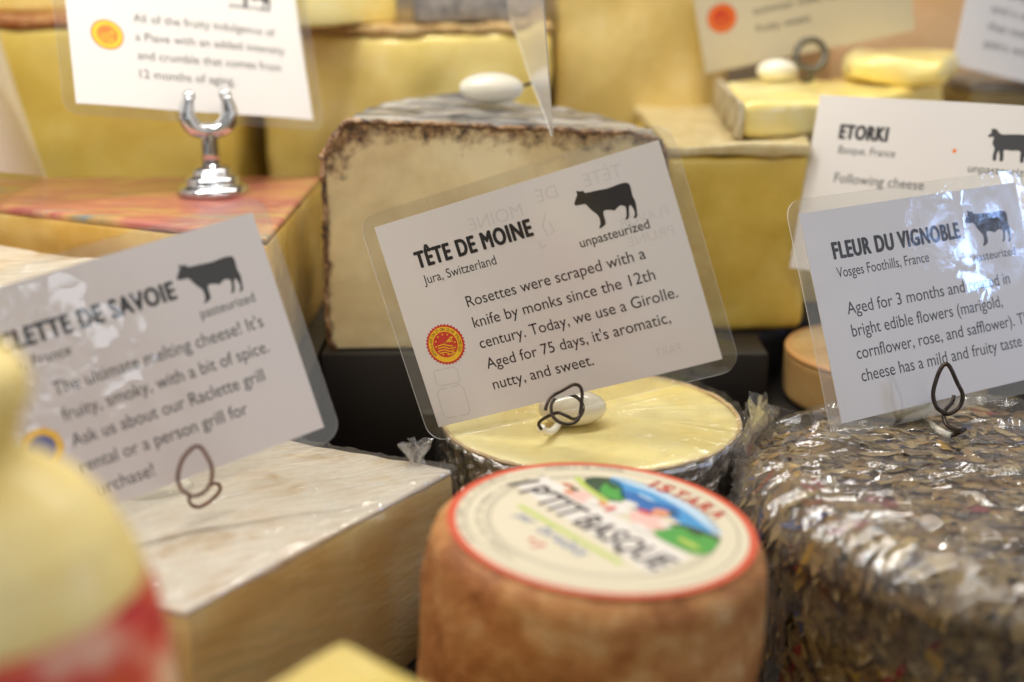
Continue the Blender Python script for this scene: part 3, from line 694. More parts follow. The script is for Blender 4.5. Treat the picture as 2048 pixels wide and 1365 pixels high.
for i, ch in enumerate('ISTARA'):
    f_ = (0, .1, .285, .46, .65, .83)[i]; x_ = 1.72 + 2.0 * f_ + .35 * f_ * (1 - f_); y_ = 3.05 - 2.35 * f_ + .35 * f_ * (1 - f_)
    T.append(flat_text(ch, x_, y_, cap=.62, width=.11 if ch == 'I' else .46, rot=math.radians(-42 - 16 * f_)))
    T.append(lift(flat_text(ch, x_ + .05, y_ + .02, cap=.62, width=.11 if ch == 'I' else .46, rot=math.radians(-42 - 16 * f_)), 0))
lab_add('label_maker', join(*T), .044, 'crimson', lb)
lab_add('label_milk', join(flat_text('pur', -2.75, .15, cap=.5, width=.75, rot=RT, skew=.2), flat_text('brebis', -2.1, -.8, cap=.55, width=2.1, rot=RT, skew=.2)), .03, 'blue', lb)
lab_add('label_stars', join(*[blob(-2.2 + .28 * k, -1.5 - .3 * k, .12, .12, 0, 10, .3) for k in range(2)], ring2d(-2.15, -1.95, .05, .1, 12)), .03, 'crimson', lb)
T = []
for txt, rad, a0, a1 in (('FROMAGE AU LAIT DE BREBIS PASTEURISE', 3.78, 225, 118), ('AFFINE DANS LES PYRENEES', 4.35, 205, 135), ('PRODUIT DE FRANCE', 4.33, 112, 78)):
    for i, ch in enumerate(txt):
        if ch == ' ': continue
        a = math.radians(a0 + (a1 - a0) * i / (len(txt) - 1)); T.append(flat_text(ch, rad * math.cos(a), rad * math.sin(a), cap=.2, rot=a - math.pi / 2))
lab_add('label_fine_print', join(*T), .026, 'grey', lb)

# ------------------------------------------------------------------ left: white rind block
rb = empty('cheese_block', (-12.3, 43.6, 0), label='big white topped wrapped block with yellow side, under the left card', cat='cheese', group='cut cheese blocks')
o2 = Vector((-12.3, 43.6))
rp = [(-2.27, 46.0), (-15.0, 51.9), (-22.6, 40.6), (-9.8, 34.9)]
rp = [(x - o2.x, y - o2.y) for x, y in rp][::-1]
edge = math.atan2(46.0 - 34.9, -2.27 + 9.8)
t = NT('raclette_side')
st = ((1, 1, 1), (0, 0, 0))
c = t.ramp(t.math('ADD', t.math('MULTIPLY', t.noise(.25, 3), .85), t.math('MULTIPLY', t.noise(.8, 4, stretch=(.3, .3, 5)), .15)), [(.38, (236, 198, 116)), (.5, (245, 218, 142)), (.62, (250, 230, 166))])
t.set(Base_Color=c, Roughness=.5, Normal=t.bump(t.noise(1, 4, .6, stretch=(.25, .25, 6), rot=(0, .1, 0)), .3, .12)); t.sss(.25, .5)
wn = t.math('ADD', t.noise(1.0, 4, .6, stretch=(.22, .22, 3.4), rot=(.28, -.2, 0), dist=.5), t.math('MULTIPLY', t.noise(.4, 2), .6))
t.set(Coat_Weight=1.0, Coat_Roughness=.06, Coat_Normal=t.bump(wn, .8, .3)); rs = t.m
t = NT('white_rind')
c = t.ramp(t.math('ADD', t.math('MULTIPLY', t.noise(.5, 5, dist=.6), .75), t.math('MULTIPLY', t.noise(1.6, 5, stretch=(.6, 1.6, 1), rot=(0, 0, -.5)), .25)), [(.36, (206, 180, 142)), (.44, (226, 210, 184)), (.55, (232, 222, 202)), (.66, (222, 204, 174))])
t.set(Base_Color=c, Roughness=.5, Normal=t.bump(t.noise(3, 5), .3, .1)); t.sss(.15, .4)
wn = t.math('ADD', t.noise(.9, 5, .6, stretch=(.28, 2.4, 1), rot=(0, 0, -.45), dist=.8), t.math('MULTIPLY', t.noise(.5, 2), .7))
t.set(Coat_Weight=1.0, Coat_Roughness=.09, Coat_Normal=t.bump(wn, .9, .3)); wr_ = t.m
bm = prism_bm(rp, .02, 6.93, .15, 2, 4, .14, .5)
bm.normal_update()
for f in bm.faces: f.material_index = 0
o = bmesh_add('cut_side', bm, [rs], rb, True, 50)
bm = prism_bm([(x * 1.0005, y * 1.0005) for x, y in rp], 6.8, 7.1, .13, 2, 4, .14, .5)
bmesh_add('white_rind', bm, wr_, rb, True, 60)
A_, B_, C_ = [Vector((x - o2.x, y - o2.y)) for x, y in ((-2.27, 46.0), (-9.8, 34.9), (-15.0, 51.9))]
V, F = [], []; NU, NV = 200, 190
abd = (B_ - A_).normalized(); outw = Vector((-abd.y, abd.x)); LU = (B_ - A_).length; LW = (C_ - A_).length
if outw.dot(C_ - A_) > 0: outw = -outw
for j in range(NV + 1):
    sv = j / NV * (LW + 7.0)
    for i in range(NU + 1):
        u_ = i / NU * LU
        if sv < LW: w_ = LW - sv; base_ = A_ + abd * u_ + (C_ - A_).normalized() * w_; z_ = 7.13; nrm = Vector((0, 0, 1))
        else: base_ = A_ + abd * u_ + outw * .03; z_ = 7.13 - (sv - LW); nrm = Vector((outw.x, outw.y, 0))
        k_ = sv - LW
        if abs(k_) < .3: q_ = (k_ + .3) / .6; nrm = (Vector((0, 0, 1)) * (1 - q_) + Vector((outw.x, outw.y, 0)) * q_).normalized()
        sl = sv + u_ * (.12 if sv < LW else .22)
        g1 = 1 - abs(nz(u_ * .10, sl * 1.1, 0, 1, 3)) * 2; g2 = 1 - abs(nz(u_ * .2 + 7, sl * 2.6, 0, 1, 8)) * 2; g3 = 1 - abs(nz(u_ * .5 - sl * .3, sl * .6 + u_ * .2, 3, 1, 5)) * 2
        h_ = .05 + .07 * max(0, g1) ** 4 + .05 * max(0, g2) ** 3 + (.06 * max(0, g3) ** 7 if sv < LW else .03 * max(0, g3) ** 5) + .07 * (nz(u_ * .2, sl * .3, 0, 1, 9) + .4)
        h_ = max(.02, h_ + (.07 * max(0, 1 - 2.2 * abs(nz(u_ * .12 + 3, sl * 1.9, 0, 1, 21))) ** 3 if sv >= LW else 0))
        p_ = Vector((base_.x, base_.y, z_)) + nrm * h_; V.append(tuple(p_))
for j in range(NV):
    for i in range(NU): a = j * (NU + 1) + i; F.append((a, a + 1, a + NU + 2, a + NU + 1))
add('plastic_film', V, F, film_mat('wrap_film_block', (.2, 1.4, 1.4), (0, 0, -.976), .35, .05, .10, .9, .05, .08), rb, smooth=True)
fm_ = film_mat('wrap_film', (1, 1, 1), strength=.5, milky=.1, gloss=.2)
def crumple(n, base, R, h, seed, flare=.8, tw=4):
    """gathered tuft of film"""
    V, F = [], []; m = 40
    for i in range(n):
        t_ = i / (n - 1)
        for j in range(m):
            a = 2 * math.pi * j / m; r = R * (.35 + flare * abs(t_ - .35)) * (1 + .45 * math.sin(5 * a + seed + 3 * t_) + .25 * math.sin(11 * a + seed * 2))
            V.append((base[0] + r * math.cos(a + t_ * tw * .3), base[1] + r * math.sin(a + t_ * tw * .3), base[2] + h * t_ + .12 * nz(math.cos(a), math.sin(a), t_, 3, seed)))
    for i in range(n - 1):
        for j in range(m): F.append((i * m + j, i * m + (j + 1) % m, (i + 1) * m + (j + 1) % m, (i + 1) * m + j))
    return V, F
add('film_twist', *crumple(12, (8.6, 2.9, 6.9), .55, 1.1, 1.3), fm_, rb, smooth=True)
def sheet(path, height, n=60, m=18, amp=.25, seed=0.0, lean=0.0, taper=0.0):
    """a hanging piece of film along a path"""
    V, F = [], []
    P_ = [Vector(p) for p in path]
    for i in range(n):
        t_ = i / (n - 1) * (len(P_) - 1); k = min(int(t_), len(P_) - 2); p = P_[k].lerp(P_[k + 1], t_ - k)
        d = (P_[k + 1] - P_[k]).normalized(); nn = Vector((-d.y, d.x, 0)).normalized()
        hh = height * (1 - taper * abs(i / (n - 1) - .5)) * (1 + .25 * nz(i * .35, 0, 0, 1, seed))
        for j in range(m):
            s_ = j / (m - 1)
            off = amp * (nz(i * .22, s_ * 1.5, 0, 1, seed) * 1.3 + .6 * abs(nz(i * .6, s_ * 3, 5, 1, seed)) - .2) + lean * s_
            V.append(tuple(p + nn * off + Vector((0, 0, hh * (s_ - .0)))))
    for i in range(n - 1):
        for j in range(m - 1): F.append((i * m + j, (i + 1) * m + j, (i + 1) * m + j + 1, i * m + j + 1))
    return V, F

# white slab behind the left card
ws = empty('cheese_slab', (-22, 55.5, 7.7), label='flat white rind slab in clear film behind the left card', cat='cheese', group='cut cheese blocks')
q = [(-26, 51.2), (-10.8, 51.4), (-14.6, 55.0), (-19.5, 57.6), (-24.2, 59.3), (-33, 60.4), (-34, 51.2)]
q = [(-34, 51.2), (-11.3, 51.4), (-15.9, 55.3), (-19.6, 57.0), (-24.3, 59.5), (-34, 61.5)]
bm = prism_bm([(x + 22, y - 55.5) for x, y in q], .02, 5.2, .3, 3, 4, .12, .4)
bmesh_add('white_rind', bm, wr_, ws, True, 60)

# red topped cheese
rt = empty('cheese_block', (-18, 62, 7.7), label='wedge with printed red and orange wax paper top beneath the chrome clip stand', cat='cheese', group='cut cheese blocks')
q = [(-10.25, 53.5), (-10.2, 69.0), (-33, 68.5), (-34, 62.2), (-24.0, 60.3), (-19.4, 58.0), (-15.2, 56.0)]
q = [(x + 18, y - 62) for x, y in q]
pm_ = paste('golden_paste', (212, 166, 70), (226, 186, 100), (234, 202, 128), wrap=((.3, .3, 2.5), (0, .2, 0), .4), seed=.3)
bmesh_add('cut_side', prism_bm(q, .02, 6.45, .15, 2, 4, .08, .4), pm_, rt, True, 50)
t = NT('printed_wax_paper')
u = t.noise(.32, 3, .5, stretch=(.55, 1.3, 1), dist=.7); v = t.noise(.7, 4, .6, stretch=(.5, 1.6, 1), dist=.5)
c = t.ramp(u, [(.30, (112, 132, 140)), (.37, (186, 150, 90)), (.44, (206, 150, 98)), (.50, (198, 118, 98)), (.58, (186, 98, 92)), (.66, (204, 142, 114)), (.74, (118, 146, 156))])
c = t.mix(t.ramp(v, [(.55, 0.0), (.66, .55)]), c, (226, 172, 92))
t.set(Base_Color=c, Roughness=.45, Coat_Weight=.9, Coat_Roughness=.07, Coat_Normal=t.bump(t.math('ADD', t.noise(.9, 5, .6, stretch=(.5, 1.8, 1), rot=(0, 0, .4), dist=.6), t.noise(.45, 2)), .7, .25))
bmesh_add('printed_top', prism_bm([(x * .998, y * .998) for x, y in q], 6.47, 6.8, .12, 2, 4, .07, .4), t.m, rt, True, 60)

# ------------------------------------------------------------------ dark rinded half wheel
HX, HY, HZ = -.85, 59.6, 7.72
hw = empty('half_round_cheese', (HX, HY, HZ), label='beige half wheel with mottled dark grey rind behind the centre card', cat='cheese')
prof = [(-7.55, .05), (-7.85, .4), (-7.95, 2.5), (-7.85, 6), (-7.8, 9.2), (-7.4, 9.9), (-6.9, 10.6), (-6.6, 10.85), (-3, 10.75), (0, 10.6), (3, 10.45), (6.4, 10.3), (7.6, 10.0), (7.95, 9.2), (7.95, 4), (7.8, .4), (7.5, .05)]
pc = paste('beige_paste', (206, 182, 136), (218, 198, 152), (228, 212, 172), rough=.6, seed=.1, streak=((.5, .5, 3), (.5, .5, 0)))
# the paste is stained brown where it meets the rind, most at the upper left corner
_t = pc.node_tree; _p = _t.nodes['Principled BSDF']; _old = _p.inputs['Base Color'].links[0].from_socket
_k = NT.__new__(NT); _k.m = pc; _k.t = _t; _k.p = _p; _k._c = None
_g = _k.n('ShaderNodeSeparateXYZ'); _k.l(_k.co(), _g.inputs[0])
_nn = _k.math('MULTIPLY', _k.math('SUBTRACT', _k.noise(1.1, 5, .65), .5), 3.2)
_d1 = _k.math('ADD', _k.math('SUBTRACT', 10.55, _k.math('ADD', _g.outputs['Z'], _k.math('MULTIPLY', _g.outputs['X'], .03))), 0.0)   # below the top edge
_d2 = _k.math('ADD', _g.outputs['X'], 7.85)                                                                                          # from the left edge
_d3 = _k.math('SUBTRACT', _k.math('ADD', _k.math('MULTIPLY', _d1, .6), _k.math('MULTIPLY', _d2, .6)), 1.1)                            # corner
_dm = _k.math('MINIMUM', _k.math('MINIMUM', _d1, _k.math('MULTIPLY', _d2, 3.5)), _d3)
_m = _k.ramp(_k.math('ADD', _dm, _nn), [(.0, 1.0), (.45, .55), (.95, 0.0)])
_cc = _k.ramp(_k.noise(2.2, 5, .7), [(.36, (62, 50, 44)), (.5, (128, 94, 58)), (.64, (178, 142, 96))])
_k.l(_k.mix(_m, _old, _cc), _p.inputs['Base Color'])
# cut face: slab with dished outline
bm = bmesh.new(); vs = [bm.verts.new((x * .985, .0, .04 + z * .99)) for x, z in prof]; vb = [bm.verts.new((x * .985, 1.0, .04 + z * .99)) for x, z in prof]
bm.faces.new(vs); bm.faces.new(vb[::-1])
for i in range(len(vs)): j = (i + 1) % len(vs); bm.faces.new((vs[j], vs[i], vb[i], vb[j]))
bmesh.ops.recalc_face_normals(bm, faces=bm.faces); bmesh.ops.triangulate(bm, faces=[f for f in bm.faces if len(f.verts) > 4])
for _ in range(5): bmesh.ops.subdivide_edges(bm, edges=[e for e in bm.edges if e.calc_length() > .6], cuts=1); bmesh.ops.triangulate(bm, faces=[f for f in bm.faces if len(f.verts) > 4])
for v in bm.verts:
    if v.co.y < .5: v.co.y -= .12 * fbm(v.co.x, 0, v.co.z, .3, 4, 2) + .1
bmesh_add('cut_face', bm, pc, hw, True, 50)
t = NT('mottled_dark_rind')
c = t.ramp(t.math('ADD', t.math('MULTIPLY', t.noise(.9, 6, .7), .6), t.math('MULTIPLY', t.noise(4, 5, .7), .4)), [(.36, (52, 44, 44)), (.45, (104, 88, 76)), (.52, (150, 112, 76)), (.60, (120, 112, 108)), (.70, (196, 186, 172))])
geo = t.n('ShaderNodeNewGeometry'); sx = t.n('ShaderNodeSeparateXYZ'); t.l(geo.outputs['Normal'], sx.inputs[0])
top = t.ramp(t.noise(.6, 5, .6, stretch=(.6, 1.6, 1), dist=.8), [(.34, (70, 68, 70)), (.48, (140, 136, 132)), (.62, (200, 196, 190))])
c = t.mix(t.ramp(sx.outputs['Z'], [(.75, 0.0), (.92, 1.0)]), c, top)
t.set(Base_Color=c, Roughness=.45, Coat_Weight=.8, Coat_Roughness=.12, Normal=t.bump(t.noise(2.5, 6, .7), .8, .2), Coat_Normal=t.bump(t.noise(.8, 4, stretch=(.6, 1.6, 1)), .6, .25))
V, F = [], []
na = 48; np_ = len(prof)
half = [(p[0], p[1]) for p in prof]
dp = []
for i in range(len(half) - 1):
    for k in range(5): dp.append(tuple(Vector(half[i]).lerp(Vector(half[i + 1]), k / 5)))
dp.append(half[-1])
# rind: outline swept back over a half round plan
for k in range(25):
    y_ = 8.0 * k / 24; sc_ = math.sqrt(max(.0, 1 - (y_ / 8.05) ** 2))
    for x, z in dp:
        ex = x * (sc_ * .999 + .001); d = .14 * fbm(ex * 1.3, y_ * 1.3, z * 1.3, 1.0, 4, 9)
        zz = z + (.06 * y_ * (z / 10.8) ** 3)
        V.append((ex * (1.006 + d * .04), y_ - .02, zz + d * (z / 10.8)))
w_n = len(dp)
for k in range(24):
    for j in range(w_n - 1): F.append((k * w_n + j, k * w_n + j + 1, (k + 1) * w_n + j + 1, (k + 1) * w_n + j))
# rough lip of rind on the front edge
for x, z in dp:
    pass
add('rind', V, F, t.m, hw, smooth=True)
lip = []
for i, (x, z) in enumerate(dp):
    if z > .3 or True: lip.append((x * 1.0, -.05, z))
def lip_rad(i): return .10 + .10 * abs(nz(i * .9, 0, 0, 1, 4)) + (.06 if dp[i][0] < -6.5 and dp[i][1] > 8 else 0)
V, F = tube(lip, .1, 8, 3, rads=[lip_rad(i) for i in range(len(dp))])
V = [(x + .1 * fbm(x, y, z, 2.2, 3, 1), y + .08 * fbm(x, y, z, 2.2, 3, 2), z + .1 * fbm(x, y, z, 2.2, 3, 3)) for x, y, z in V]
t2 = NT('rind_edge_brown'); t2.set(Base_Color=t2.ramp(t2.noise(1.6, 6, .7), [(.36, (58, 46, 40)), (.46, (112, 80, 52)), (.55, (160, 122, 84)), (.66, (200, 172, 142))]), Roughness=.5, Normal=t2.bump(t2.noise(4, 5), .6, .12))
add('rind_edge', V, F, t2.m, hw, smooth=True)
# ------------------------------------------------------------------ yellow block behind, small wedges on it, tan wheel, other background cheeses
def block(name, label, q, z0, z1, mat, rind=None, rt_=.5, cat='cheese', wob=.12, seed=0.0, group='cut cheese blocks', bev=.25, top=None):
    cx = sum(p[0] for p in q) / len(q); cy = sum(p[1] for p in q) / len(q)
    root = empty(name, (cx, cy, z0), label=label, cat=cat, group=group)
    qq = [(x - cx, y - cy) for x, y in q]
    zt = z1 - z0 - (rt_ if rind else 0)
    bmesh_add('cut_side', prism_bm(qq, .02, zt, bev, 3, 4, wob, .3, seed=seed, top=top), mat, root, True, 50)
    if rind: bmesh_add('rind', prism_bm([(x * 1.002, y * 1.002) for x, y in qq], zt - .04, z1 - z0, .15, 2, 4, wob, .5, seed=seed + 1, top=top), rind, root, True, 60)
    return root
ye = paste('olive_yellow_paste', (208, 176, 66), (220, 190, 84), (230, 204, 106), wrap=((.4, .4, 2), (.4, .3, 0), .35), seed=.2)
pale_rind = plain('pale_rind', (214, 198, 150), .5, nscale=1.2, c2=(196, 172, 118), bump=.3, coat=.4)
block('cheese_block', 'tall olive yellow block behind the right part of the centre card', [(7.4, 62.2), (14.45, 62.9), (14.8, 66.6), (17, 68), (30, 70), (30, 79), (7.4, 79)], 7.72, 17.1, ye, pale_rind, .55, seed=1, wob=.25, bev=.4)
sw = paste('soft_yellow_paste', (238, 208, 108), (245, 224, 140), (248, 234, 172), rough=.35, coat=.5, seed=.5)
grey_rind = plain('grey_white_rind', (206, 196, 168), .6, nscale=.9, c2=(150, 130, 96), bump=.5)
w1 = block('cheese_wedge', 'soft bright yellow wedge with pale top lying on the olive yellow block', [(11.2, 63.6), (14.6, 65.0), (17.5, 65.6), (25, 76), (20, 77.5), (12.1, 77)], 17.12, 18.9, sw, None, wob=.32, bev=.4, group='small cheese wedges', seed=3)
bmesh_add('rind', prism_bm([(x - 16.733, y - 70.783) for x, y in [(11.0, 63.7), (11.25, 63.5), (12.1, 76.9), (11.8, 77)]], 0.02, 1.85, .08, 2, 3, .12, .8), grey_rind, w1, True, 60)
block('cheese_wedge', 'second soft wedge piled at the back on the bright yellow wedge', [(18.3, 73.0), (23.2, 70.8), (26, 77), (20, 79)], 18.97, 20.5, sw, None, wob=.4, bev=.6, group='small cheese wedges', seed=5)
tw_ = empty('round_cheese', (17.9, 59.5, 5.22), label='tan wrapped wheel with orange rim behind the flower coated wheel', cat='cheese', group='whole cheese wheels')
tanm = paste('tan_rind', (188, 146, 88), (198, 160, 102), (206, 174, 118), wrap=((.5, .5, 2), (.2, .4, 0), .6), seed=.7)
add('rind', *lathe(arc_profile(4.75, .02, 2.6, .5, 8, 8, 8), 80), tanm, tw_, smooth=True)
orm = plain('orange_rim', (206, 152, 92), .45, coat=.5)
add('rim_band', *tube([(4.6 * math.cos(a), 4.6 * math.sin(a), 2.44) for a in [2 * math.pi * i / 48 for i in range(48)]], 0.17, 8, 2, True), orm, tw_, smooth=True)
holder('hidden card holder behind the sparkling card, gripping the sheep card', (18.4, 60.2, 7.84), (Vector((18.4, 60.4, 8.5)), 1.4, .9, .68, (0, 0, 0)), [([(18.3, 59.6, 8.4), (18.2, 58.9, 9.4), (18.2, 58.4, 10.9), (18.2, 58.1, 12.0), (18.4, 58.4, 13.0), (18.8, 58.4, 12.0), (18.4, 58.8, 10.9), (18.3, 59.4, 11.9)], False)])

wy = paste('golden_wheel_paste', (222, 190, 78), (232, 204, 98), (238, 214, 118), seed=.4, wrap=((.3, .3, 1.2), (0, 0, 0), .2))
wy2 = paste('pale_wheel_paste', (224, 198, 104), (234, 210, 124), (240, 220, 146), seed=.9, wrap=((.3, .3, 1.2), (0, 0, 0), .2))
wy3 = paste('tan_wheel_paste', (210, 182, 104), (222, 196, 122), (232, 208, 144), seed=1.3, wrap=((.3, .3, 1.2), (0, 0, 0), .2))
redrind = plain('brown_red_rind', (160, 84, 40), .5, nscale=1.5, c2=(196, 150, 90), bump=.3)
tanrind = plain('tan_rind_top', (204, 176, 118), .55, nscale=1.5, c2=(160, 120, 70), bump=.3)
block('cheese_block', 'large golden cut wheel at back left behind the orange seal card', [(-48, 77), (-15.6, 74.2), (-15.4, 92), (-48, 94)], 7.72, 22.5, wy, redrind, .55, seed=11, wob=.3, bev=.5, group='large cut wheels at the back')
block('cheese_block', 'large pale yellow cut wheel at back between golden and tan wheels', [(-14.6, 76.5), (-6.2, 73.5), (2.2, 77.0), (2.0, 95), (-14.4, 95)], 7.72, 22.0, wy2, tanrind, .5, seed=12, wob=.3, bev=.5, group='large cut wheels at the back')
block('cheese_block', 'large tan cut wheel at back right of the edge on card', [(2.6, 79.2), (11.0, 78.6), (13.2, 80.5), (14, 97), (2.6, 97)], 7.72, 27.5, wy3, None, seed=13, wob=.3, bev=.5, group='large cut wheels at the back')
pe = paste('peach_wheel_paste', (226, 184, 134), (232, 194, 148), (238, 204, 162), seed=1.9)
block('cheese_block', 'peach coloured block at the far right back', [(21, 87), (50, 86), (50, 104), (21, 104)], 7.72, 27, pe, None, seed=14, wob=.3, bev=.5, group='large cut wheels at the back')
ol = paste('olive_paste', (120, 100, 44), (138, 116, 58), (150, 130, 76), seed=2.2)
block('cheese_block', 'small olive block beneath the blurred card at the right edge', [(27.0, 77.6), (40, 79.5), (40, 85), (27, 84.5)], 7.72, 18.6, ol, plain('grey_top', (110, 100, 88), .5, nscale=1, c2=(150, 140, 124)), .6, seed=15)
block('cheese_wedge', 'yellow piece on top of the golden wheel at top left corner', [(-38, 79), (-24, 78), (-22.5, 84), (-38, 86)], 22.55, 27, sw, None, seed=16, group='small cheese wedges')
block('cheese_wedge', 'pale wedge tip overhanging the pale yellow wheel at top', [(-11.6, 71.2), (-6.5, 76.0), (-7.5, 84), (-13.5, 84), (-12.6, 73)], 22.05, 25.5, sw, tanrind, .3, seed=17, group='small cheese wedges')
lbm = plain('grey_label', (104, 100, 96), .4, coat=.5, nscale=1.2, c2=(160, 152, 142))
o = bmesh_add('cheese_pack', prism_bm([(-5.6, 75.0), (1.4, 77.6), (1.0, 84), (-5.6, 83)], 22.05, 23.9, .3, 3, 3, .15, .6), lbm, None, True, 50)
tag(o, 'grey wrapped pack lying on the pale yellow wheel at top', 'cheese')

# ------------------------------------------------------------------ right: flower coated wheel in film
FX, FY, FZ, FR = 18.3, 44.7, 7.1, 9.2
fw = empty('round_cheese', (FX, FY, 0), label='big wheel coated in dried flowers and herbs under crinkled clear film', cat='cheese', group='whole cheese wheels')
t = NT('herb_ground')
c = t.ramp(t.noise(2.4, 6, .7, dist=.5), [(.34, (48, 36, 30)), (.44, (98, 72, 40)), (.52, (142, 108, 60)), (.60, (168, 138, 88)), (.70, (74, 62, 58))])
t.set(Base_Color=c, Roughness=.7, Normal=t.bump(t.noise(5, 6, .7), .9, .25))
def dfw(p, r, z, a):
    d = .16 * fbm(p[0], p[1], p[2], .6, 5, 4); k = 1 + d / max(r, 2.5)
    return (p[0] * k, p[1] * k, z + (d * .8 if z > 5.5 and r < FR - .5 else 0))
prf = arc_profile(FR, .02, FZ, 1.1, 12, 30, 30)
add('cheese_body', *lathe(prf, 200, disp=dfw), t.m, fw, smooth=True)
t = NT('dried_petals')
g_ = t.n('ShaderNodeNewGeometry')
mixf = t.math('ADD', t.math('MULTIPLY', g_.outputs['Random Per Island'], .72), t.math('MULTIPLY', t.noise(.5, 4, .6), .5))
c = t.ramp(mixf, [(.20, (44, 34, 34)), (.34, (112, 82, 48)), (.44, (168, 132, 76)), (.52, (120, 98, 56)), (.60, (176, 146, 92)), (.70, (64, 52, 54)), (.80, (190, 164, 112)), (.92, (120, 96, 62))])
c = t.mix(t.ramp(g_.outputs['Random Per Island'], [(.955, 0.0), (.96, 1.0)]), c, t.ramp(g_.outputs['Random Per Island'], [(.95, (190, 146, 52)), (.975, (140, 52, 42)), (.99, (72, 72, 104))], 'CONSTANT'))
t.set(Base_Color=c, Roughness=.6); petal = t.m
V, F = [], []
for i in range(4600):
    # spread over side and top, denser towards the viewer
    a = math.radians(random.uniform(150, 390)); 
    if random.random() < .55:
        z = random.uniform(.3, FZ - 1.0); r = FR; nrm = Vector((math.cos(a), math.sin(a), 0))
    elif random.random() < .45:
        th_ = random.uniform(0, math.pi / 2); r = FR - 1.1 + 1.35 * math.cos(th_); z = FZ - 1.1 + 1.35 * math.sin(th_); nrm = Vector((math.cos(a) * math.cos(th_), math.sin(a) * math.cos(th_), math.sin(th_)))
    else:
        a = random.uniform(0, 2 * math.pi); r = (FR - 1.3) * math.sqrt(random.random()); z = FZ; nrm = Vector((0, 0, 1))
    p = Vector(dfw((r * math.cos(a), r * math.sin(a), z), r, z, a)) + nrm * random.uniform(.01, .17)
    up = Vector((0, 0, 1)) if abs(nrm.z) < .9 else Vector((1, 0, 0))
    t1 = nrm.cross(up).normalized(); t2_ = nrm.cross(t1)
    ang = random.gauss(math.pi / 2, .7); d1 = (t1 * math.cos(ang) + t2_ * math.sin(ang)); d2 = nrm.cross(d1)
    ln = random.uniform(.28, .95); wd_ = random.uniform(.10, .36); cu = random.uniform(-.06, .12)
    b = len(V)
    for k, (u_, w2_, h_) in enumerate(((-1, 0, cu), (-.4, -1, 0), (-.4, 1, 0), (.4, -.8, 0), (.4, .8, 0), (1, 0, cu * 1.4))):
        V.append(tuple(p + d1 * ln * u_ + d2 * wd_ * w2_ + nrm * (h_ + random.uniform(-.02, .03))))
    F += [(b, b + 1, b + 2), (b + 1, b + 3, b + 4, b + 2), (b + 3, b + 5, b + 4)]
add('petal_coating', V, F, petal, fw)
# film: taut folds across the top, gathered creases, drawn down over the shoulder
film_top = film_mat('wrap_film_top', (.16, 1.3, 1), (0, 0, -.08), .45, .035, .12, .8, .04)
V, F = [], []; NR, NA = 90, 260
for i in range(NR + 1):
    s_ = i / NR
    if s_ < .72: r = (FR - 1.2) * s_ / .72; z = FZ; th_ = math.pi / 2
    elif s_ < .92: th_ = math.pi / 2 * (1 - (s_ - .72) / .2); r = FR - 1.1 + 1.5 * math.cos(th_); z = FZ - 1.1 + 1.5 * math.sin(th_) - .12
    else: th_ = 0; r = FR + .15; z = FZ - 1.1 - (s_ - .92) / .08 * 2.2
    for j in range(NA):
        a = 2 * math.pi * j / NA; x, y = r * math.cos(a), r * math.sin(a)
        # long creases along x on top, radial pleats on the shoulder
        f1 = 1 - abs(nz(x * .11, y * 1.6 + x * .12, 0, 1, 2)) * 2; f2 = 1 - abs(nz(x * .3 + y * .2, y * 1.1 - x * .25, 0, 1, 6)) * 2
        f3 = 1 - abs(nz(x * .09 + y * .05, y * .55, 0, 1, 12)) * 2
        h_ = .12 + .12 * max(0, f1) ** 3 + .16 * max(0, f2) ** 5 + .22 * max(0, f3) ** 6 + .14 * (nz(x, y, 0, .3, 1) + .3)
        pl = .06 * math.sin(a * 34 + 3 * nz(a * 3, 0, 0, 1, 1)) * max(0, min(1, (s_ - .7) / .15)) * (.5 + nz(a * 4, s_ * 3, 0, 1, 3))
        h_ += pl
        V.append((x + math.cos(a) * math.cos(th_) * h_, y + math.sin(a) * math.cos(th_) * h_, z + .05 + math.sin(th_) * h_))
for i in range(NR):
    for j in range(NA):
        k = (j + 1) % NA; F.append((i * NA + j, (i + 1) * NA + j, (i + 1) * NA + k, i * NA + k))
add('plastic_film', V, F, film_top, fw, smooth=True)
# bunched film standing off the left rim and near the card
film_loose = film_mat('wrap_film_loose', (1, 1, .3), (0, .2, 0), .5, .07, .26, 1.2, .06)
pieces = [sheet([(-8.9, 4.6, 6.0), (-9.3, 2.2, 5.6), (-9.5, -.4, 5.0), (-9.3, -2.6, 4.2)], 1.5, 70, 20, .5, 1.1, .15, .8),
          sheet([(-7.6, 7.0, 5.8), (-9.0, 4.6, 5.8), (-9.7, 1.6, 5.2)], 3.2, 60, 24, .7, 2.3, .6, .9),
          sheet([(-6.5, 5.8, 6.9), (-4.6, 4.9, 6.9), (-2.4, 4.4, 7.0)], .9, 50, 14, .4, 3.7, -.6, 1.0),
          sheet([(-9.35, 3.0, 1.0), (-9.6, .4, .8), (-9.5, -2.4, .6), (-8.9, -4.6, .5)], 5.0, 70, 30, .35, 5.1, .0, .3),
          sheet([(-8.6, 5.0, 7.0), (-7.0, 4.0, 7.2), (-5.2, 3.6, 7.2), (-3.4, 3.7, 7.1)], .7, 70, 16, .5, 8.1, -.9, 1.2),
          sheet([(-8.0, 3.0, 7.0), (-6.2, 2.2, 7.2), (-3.6, 1.8, 7.2), (-.5, 1.9, 7.2)], .4, 80, 14, .35, 9.3, -.9, 1.4),
          sheet([(-9.1, 6.2, 5.0), (-8.2, 7.6, 5.2), (-6.2, 8.6, 5.6)], 2.2, 60, 20, .5, 10.7, .2, .8),
          sheet([(1.5, 5.0, 7.0), (3.2, 4.6, 7.0), (5.0, 4.9, 7.0)], 1.0, 50, 14, .4, 6.7, .5, 1.0)]
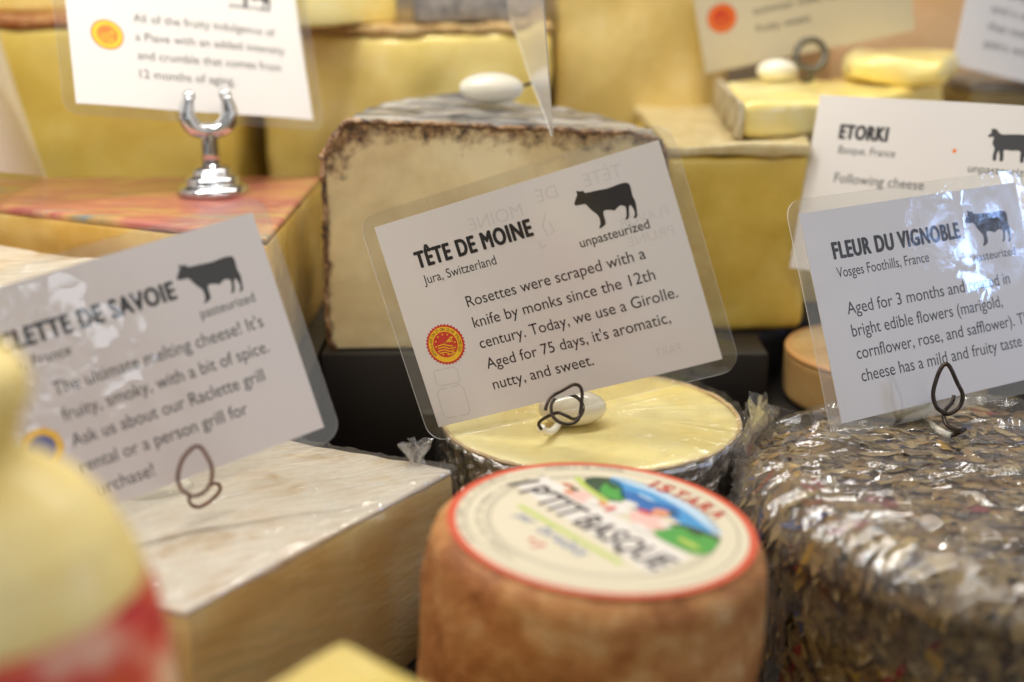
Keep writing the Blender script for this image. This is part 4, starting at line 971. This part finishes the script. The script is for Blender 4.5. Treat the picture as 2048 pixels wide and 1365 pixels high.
for p_ in pieces: add('loose_film', *p_, film_loose, fw, smooth=True)

# ------------------------------------------------------------------ foreground: pear-shaped cheese at lower left, small wedge at the bottom
pv = empty('pear_shaped_cheese', (-11.9, 25.2, 0), label='blurred cream pear shaped cheese with round knob and red printed band, at lower left', cat='cheese')
prv = [(.001, .02), (3.2, .02), (3.95, .8), (4.25, 2.5), (4.4, 5), (4.42, 8), (4.36, 10), (4.25, 11.2), (4.06, 12.4), (3.78, 13.4), (3.36, 14.3), (2.8, 15.0), (2.25, 15.45), (1.82, 15.75), (1.6, 16.05), (1.62, 16.4), (1.8, 16.8), (1.97, 17.3), (1.88, 17.8), (1.5, 18.15), (.9, 18.3), (.001, 18.35)]
wax = paste('cream_wax', (238, 206, 116), (244, 218, 138), (248, 228, 164), rough=.5, coat=.12, seed=.35)
def dpv(p, r, z, a):
    k = 1 + .015 * fbm(math.cos(a) * 2, math.sin(a) * 2, z * .4, .8, 3); return (p[0] * k, p[1] * k, z)
add('body', *lathe(dense(prv, 4), 80, disp=dpv), wax, pv, smooth=True)
t = NT('red_printed_band')
a_ = t.noise(.42, 2, .5, loc=(.02, .03, .01)); b_ = t.noise(.6, 3, .5, loc=(.1, .0, .05))
c = t.ramp(a_, [(.38, (236, 196, 168)), (.46, (230, 138, 116)), (.53, (218, 70, 62)), (.60, (196, 28, 46))])
c = t.mix(t.ramp(b_, [(.52, 0.0), (.6, .8)]), c, (222, 92, 50)); t.set(Base_Color=c, Roughness=.5, Coat_Weight=.1)
band = [(4.36, 4.0), (4.4, 5), (4.42, 8), (4.36, 10), (4.25, 11.2), (4.06, 12.4), (3.892, 13.0)]
add('printed_band', *lathe(dense(band, 4), 80, disp=lambda p, r, z, a: dpv((p[0] * 1.006, p[1] * 1.006, z), r, z, a)), t.m, pv, smooth=True)
fy = paste('bright_yellow_paste', (222, 196, 96), (230, 206, 116), (236, 216, 138), wrap=((.6, 1.6, 1), (0, 0, .8), .7), seed=.15)
block('cheese_wedge', 'small yellow wrapped wedge at the bottom edge in front of the white topped block', [(-4.35, 30.0), (-7.6, 25.4), (-3.5, 21.5), (1.4, 24.6)], .0, 9.1, fy, None, seed=21, group='small cheese wedges', bev=.3)
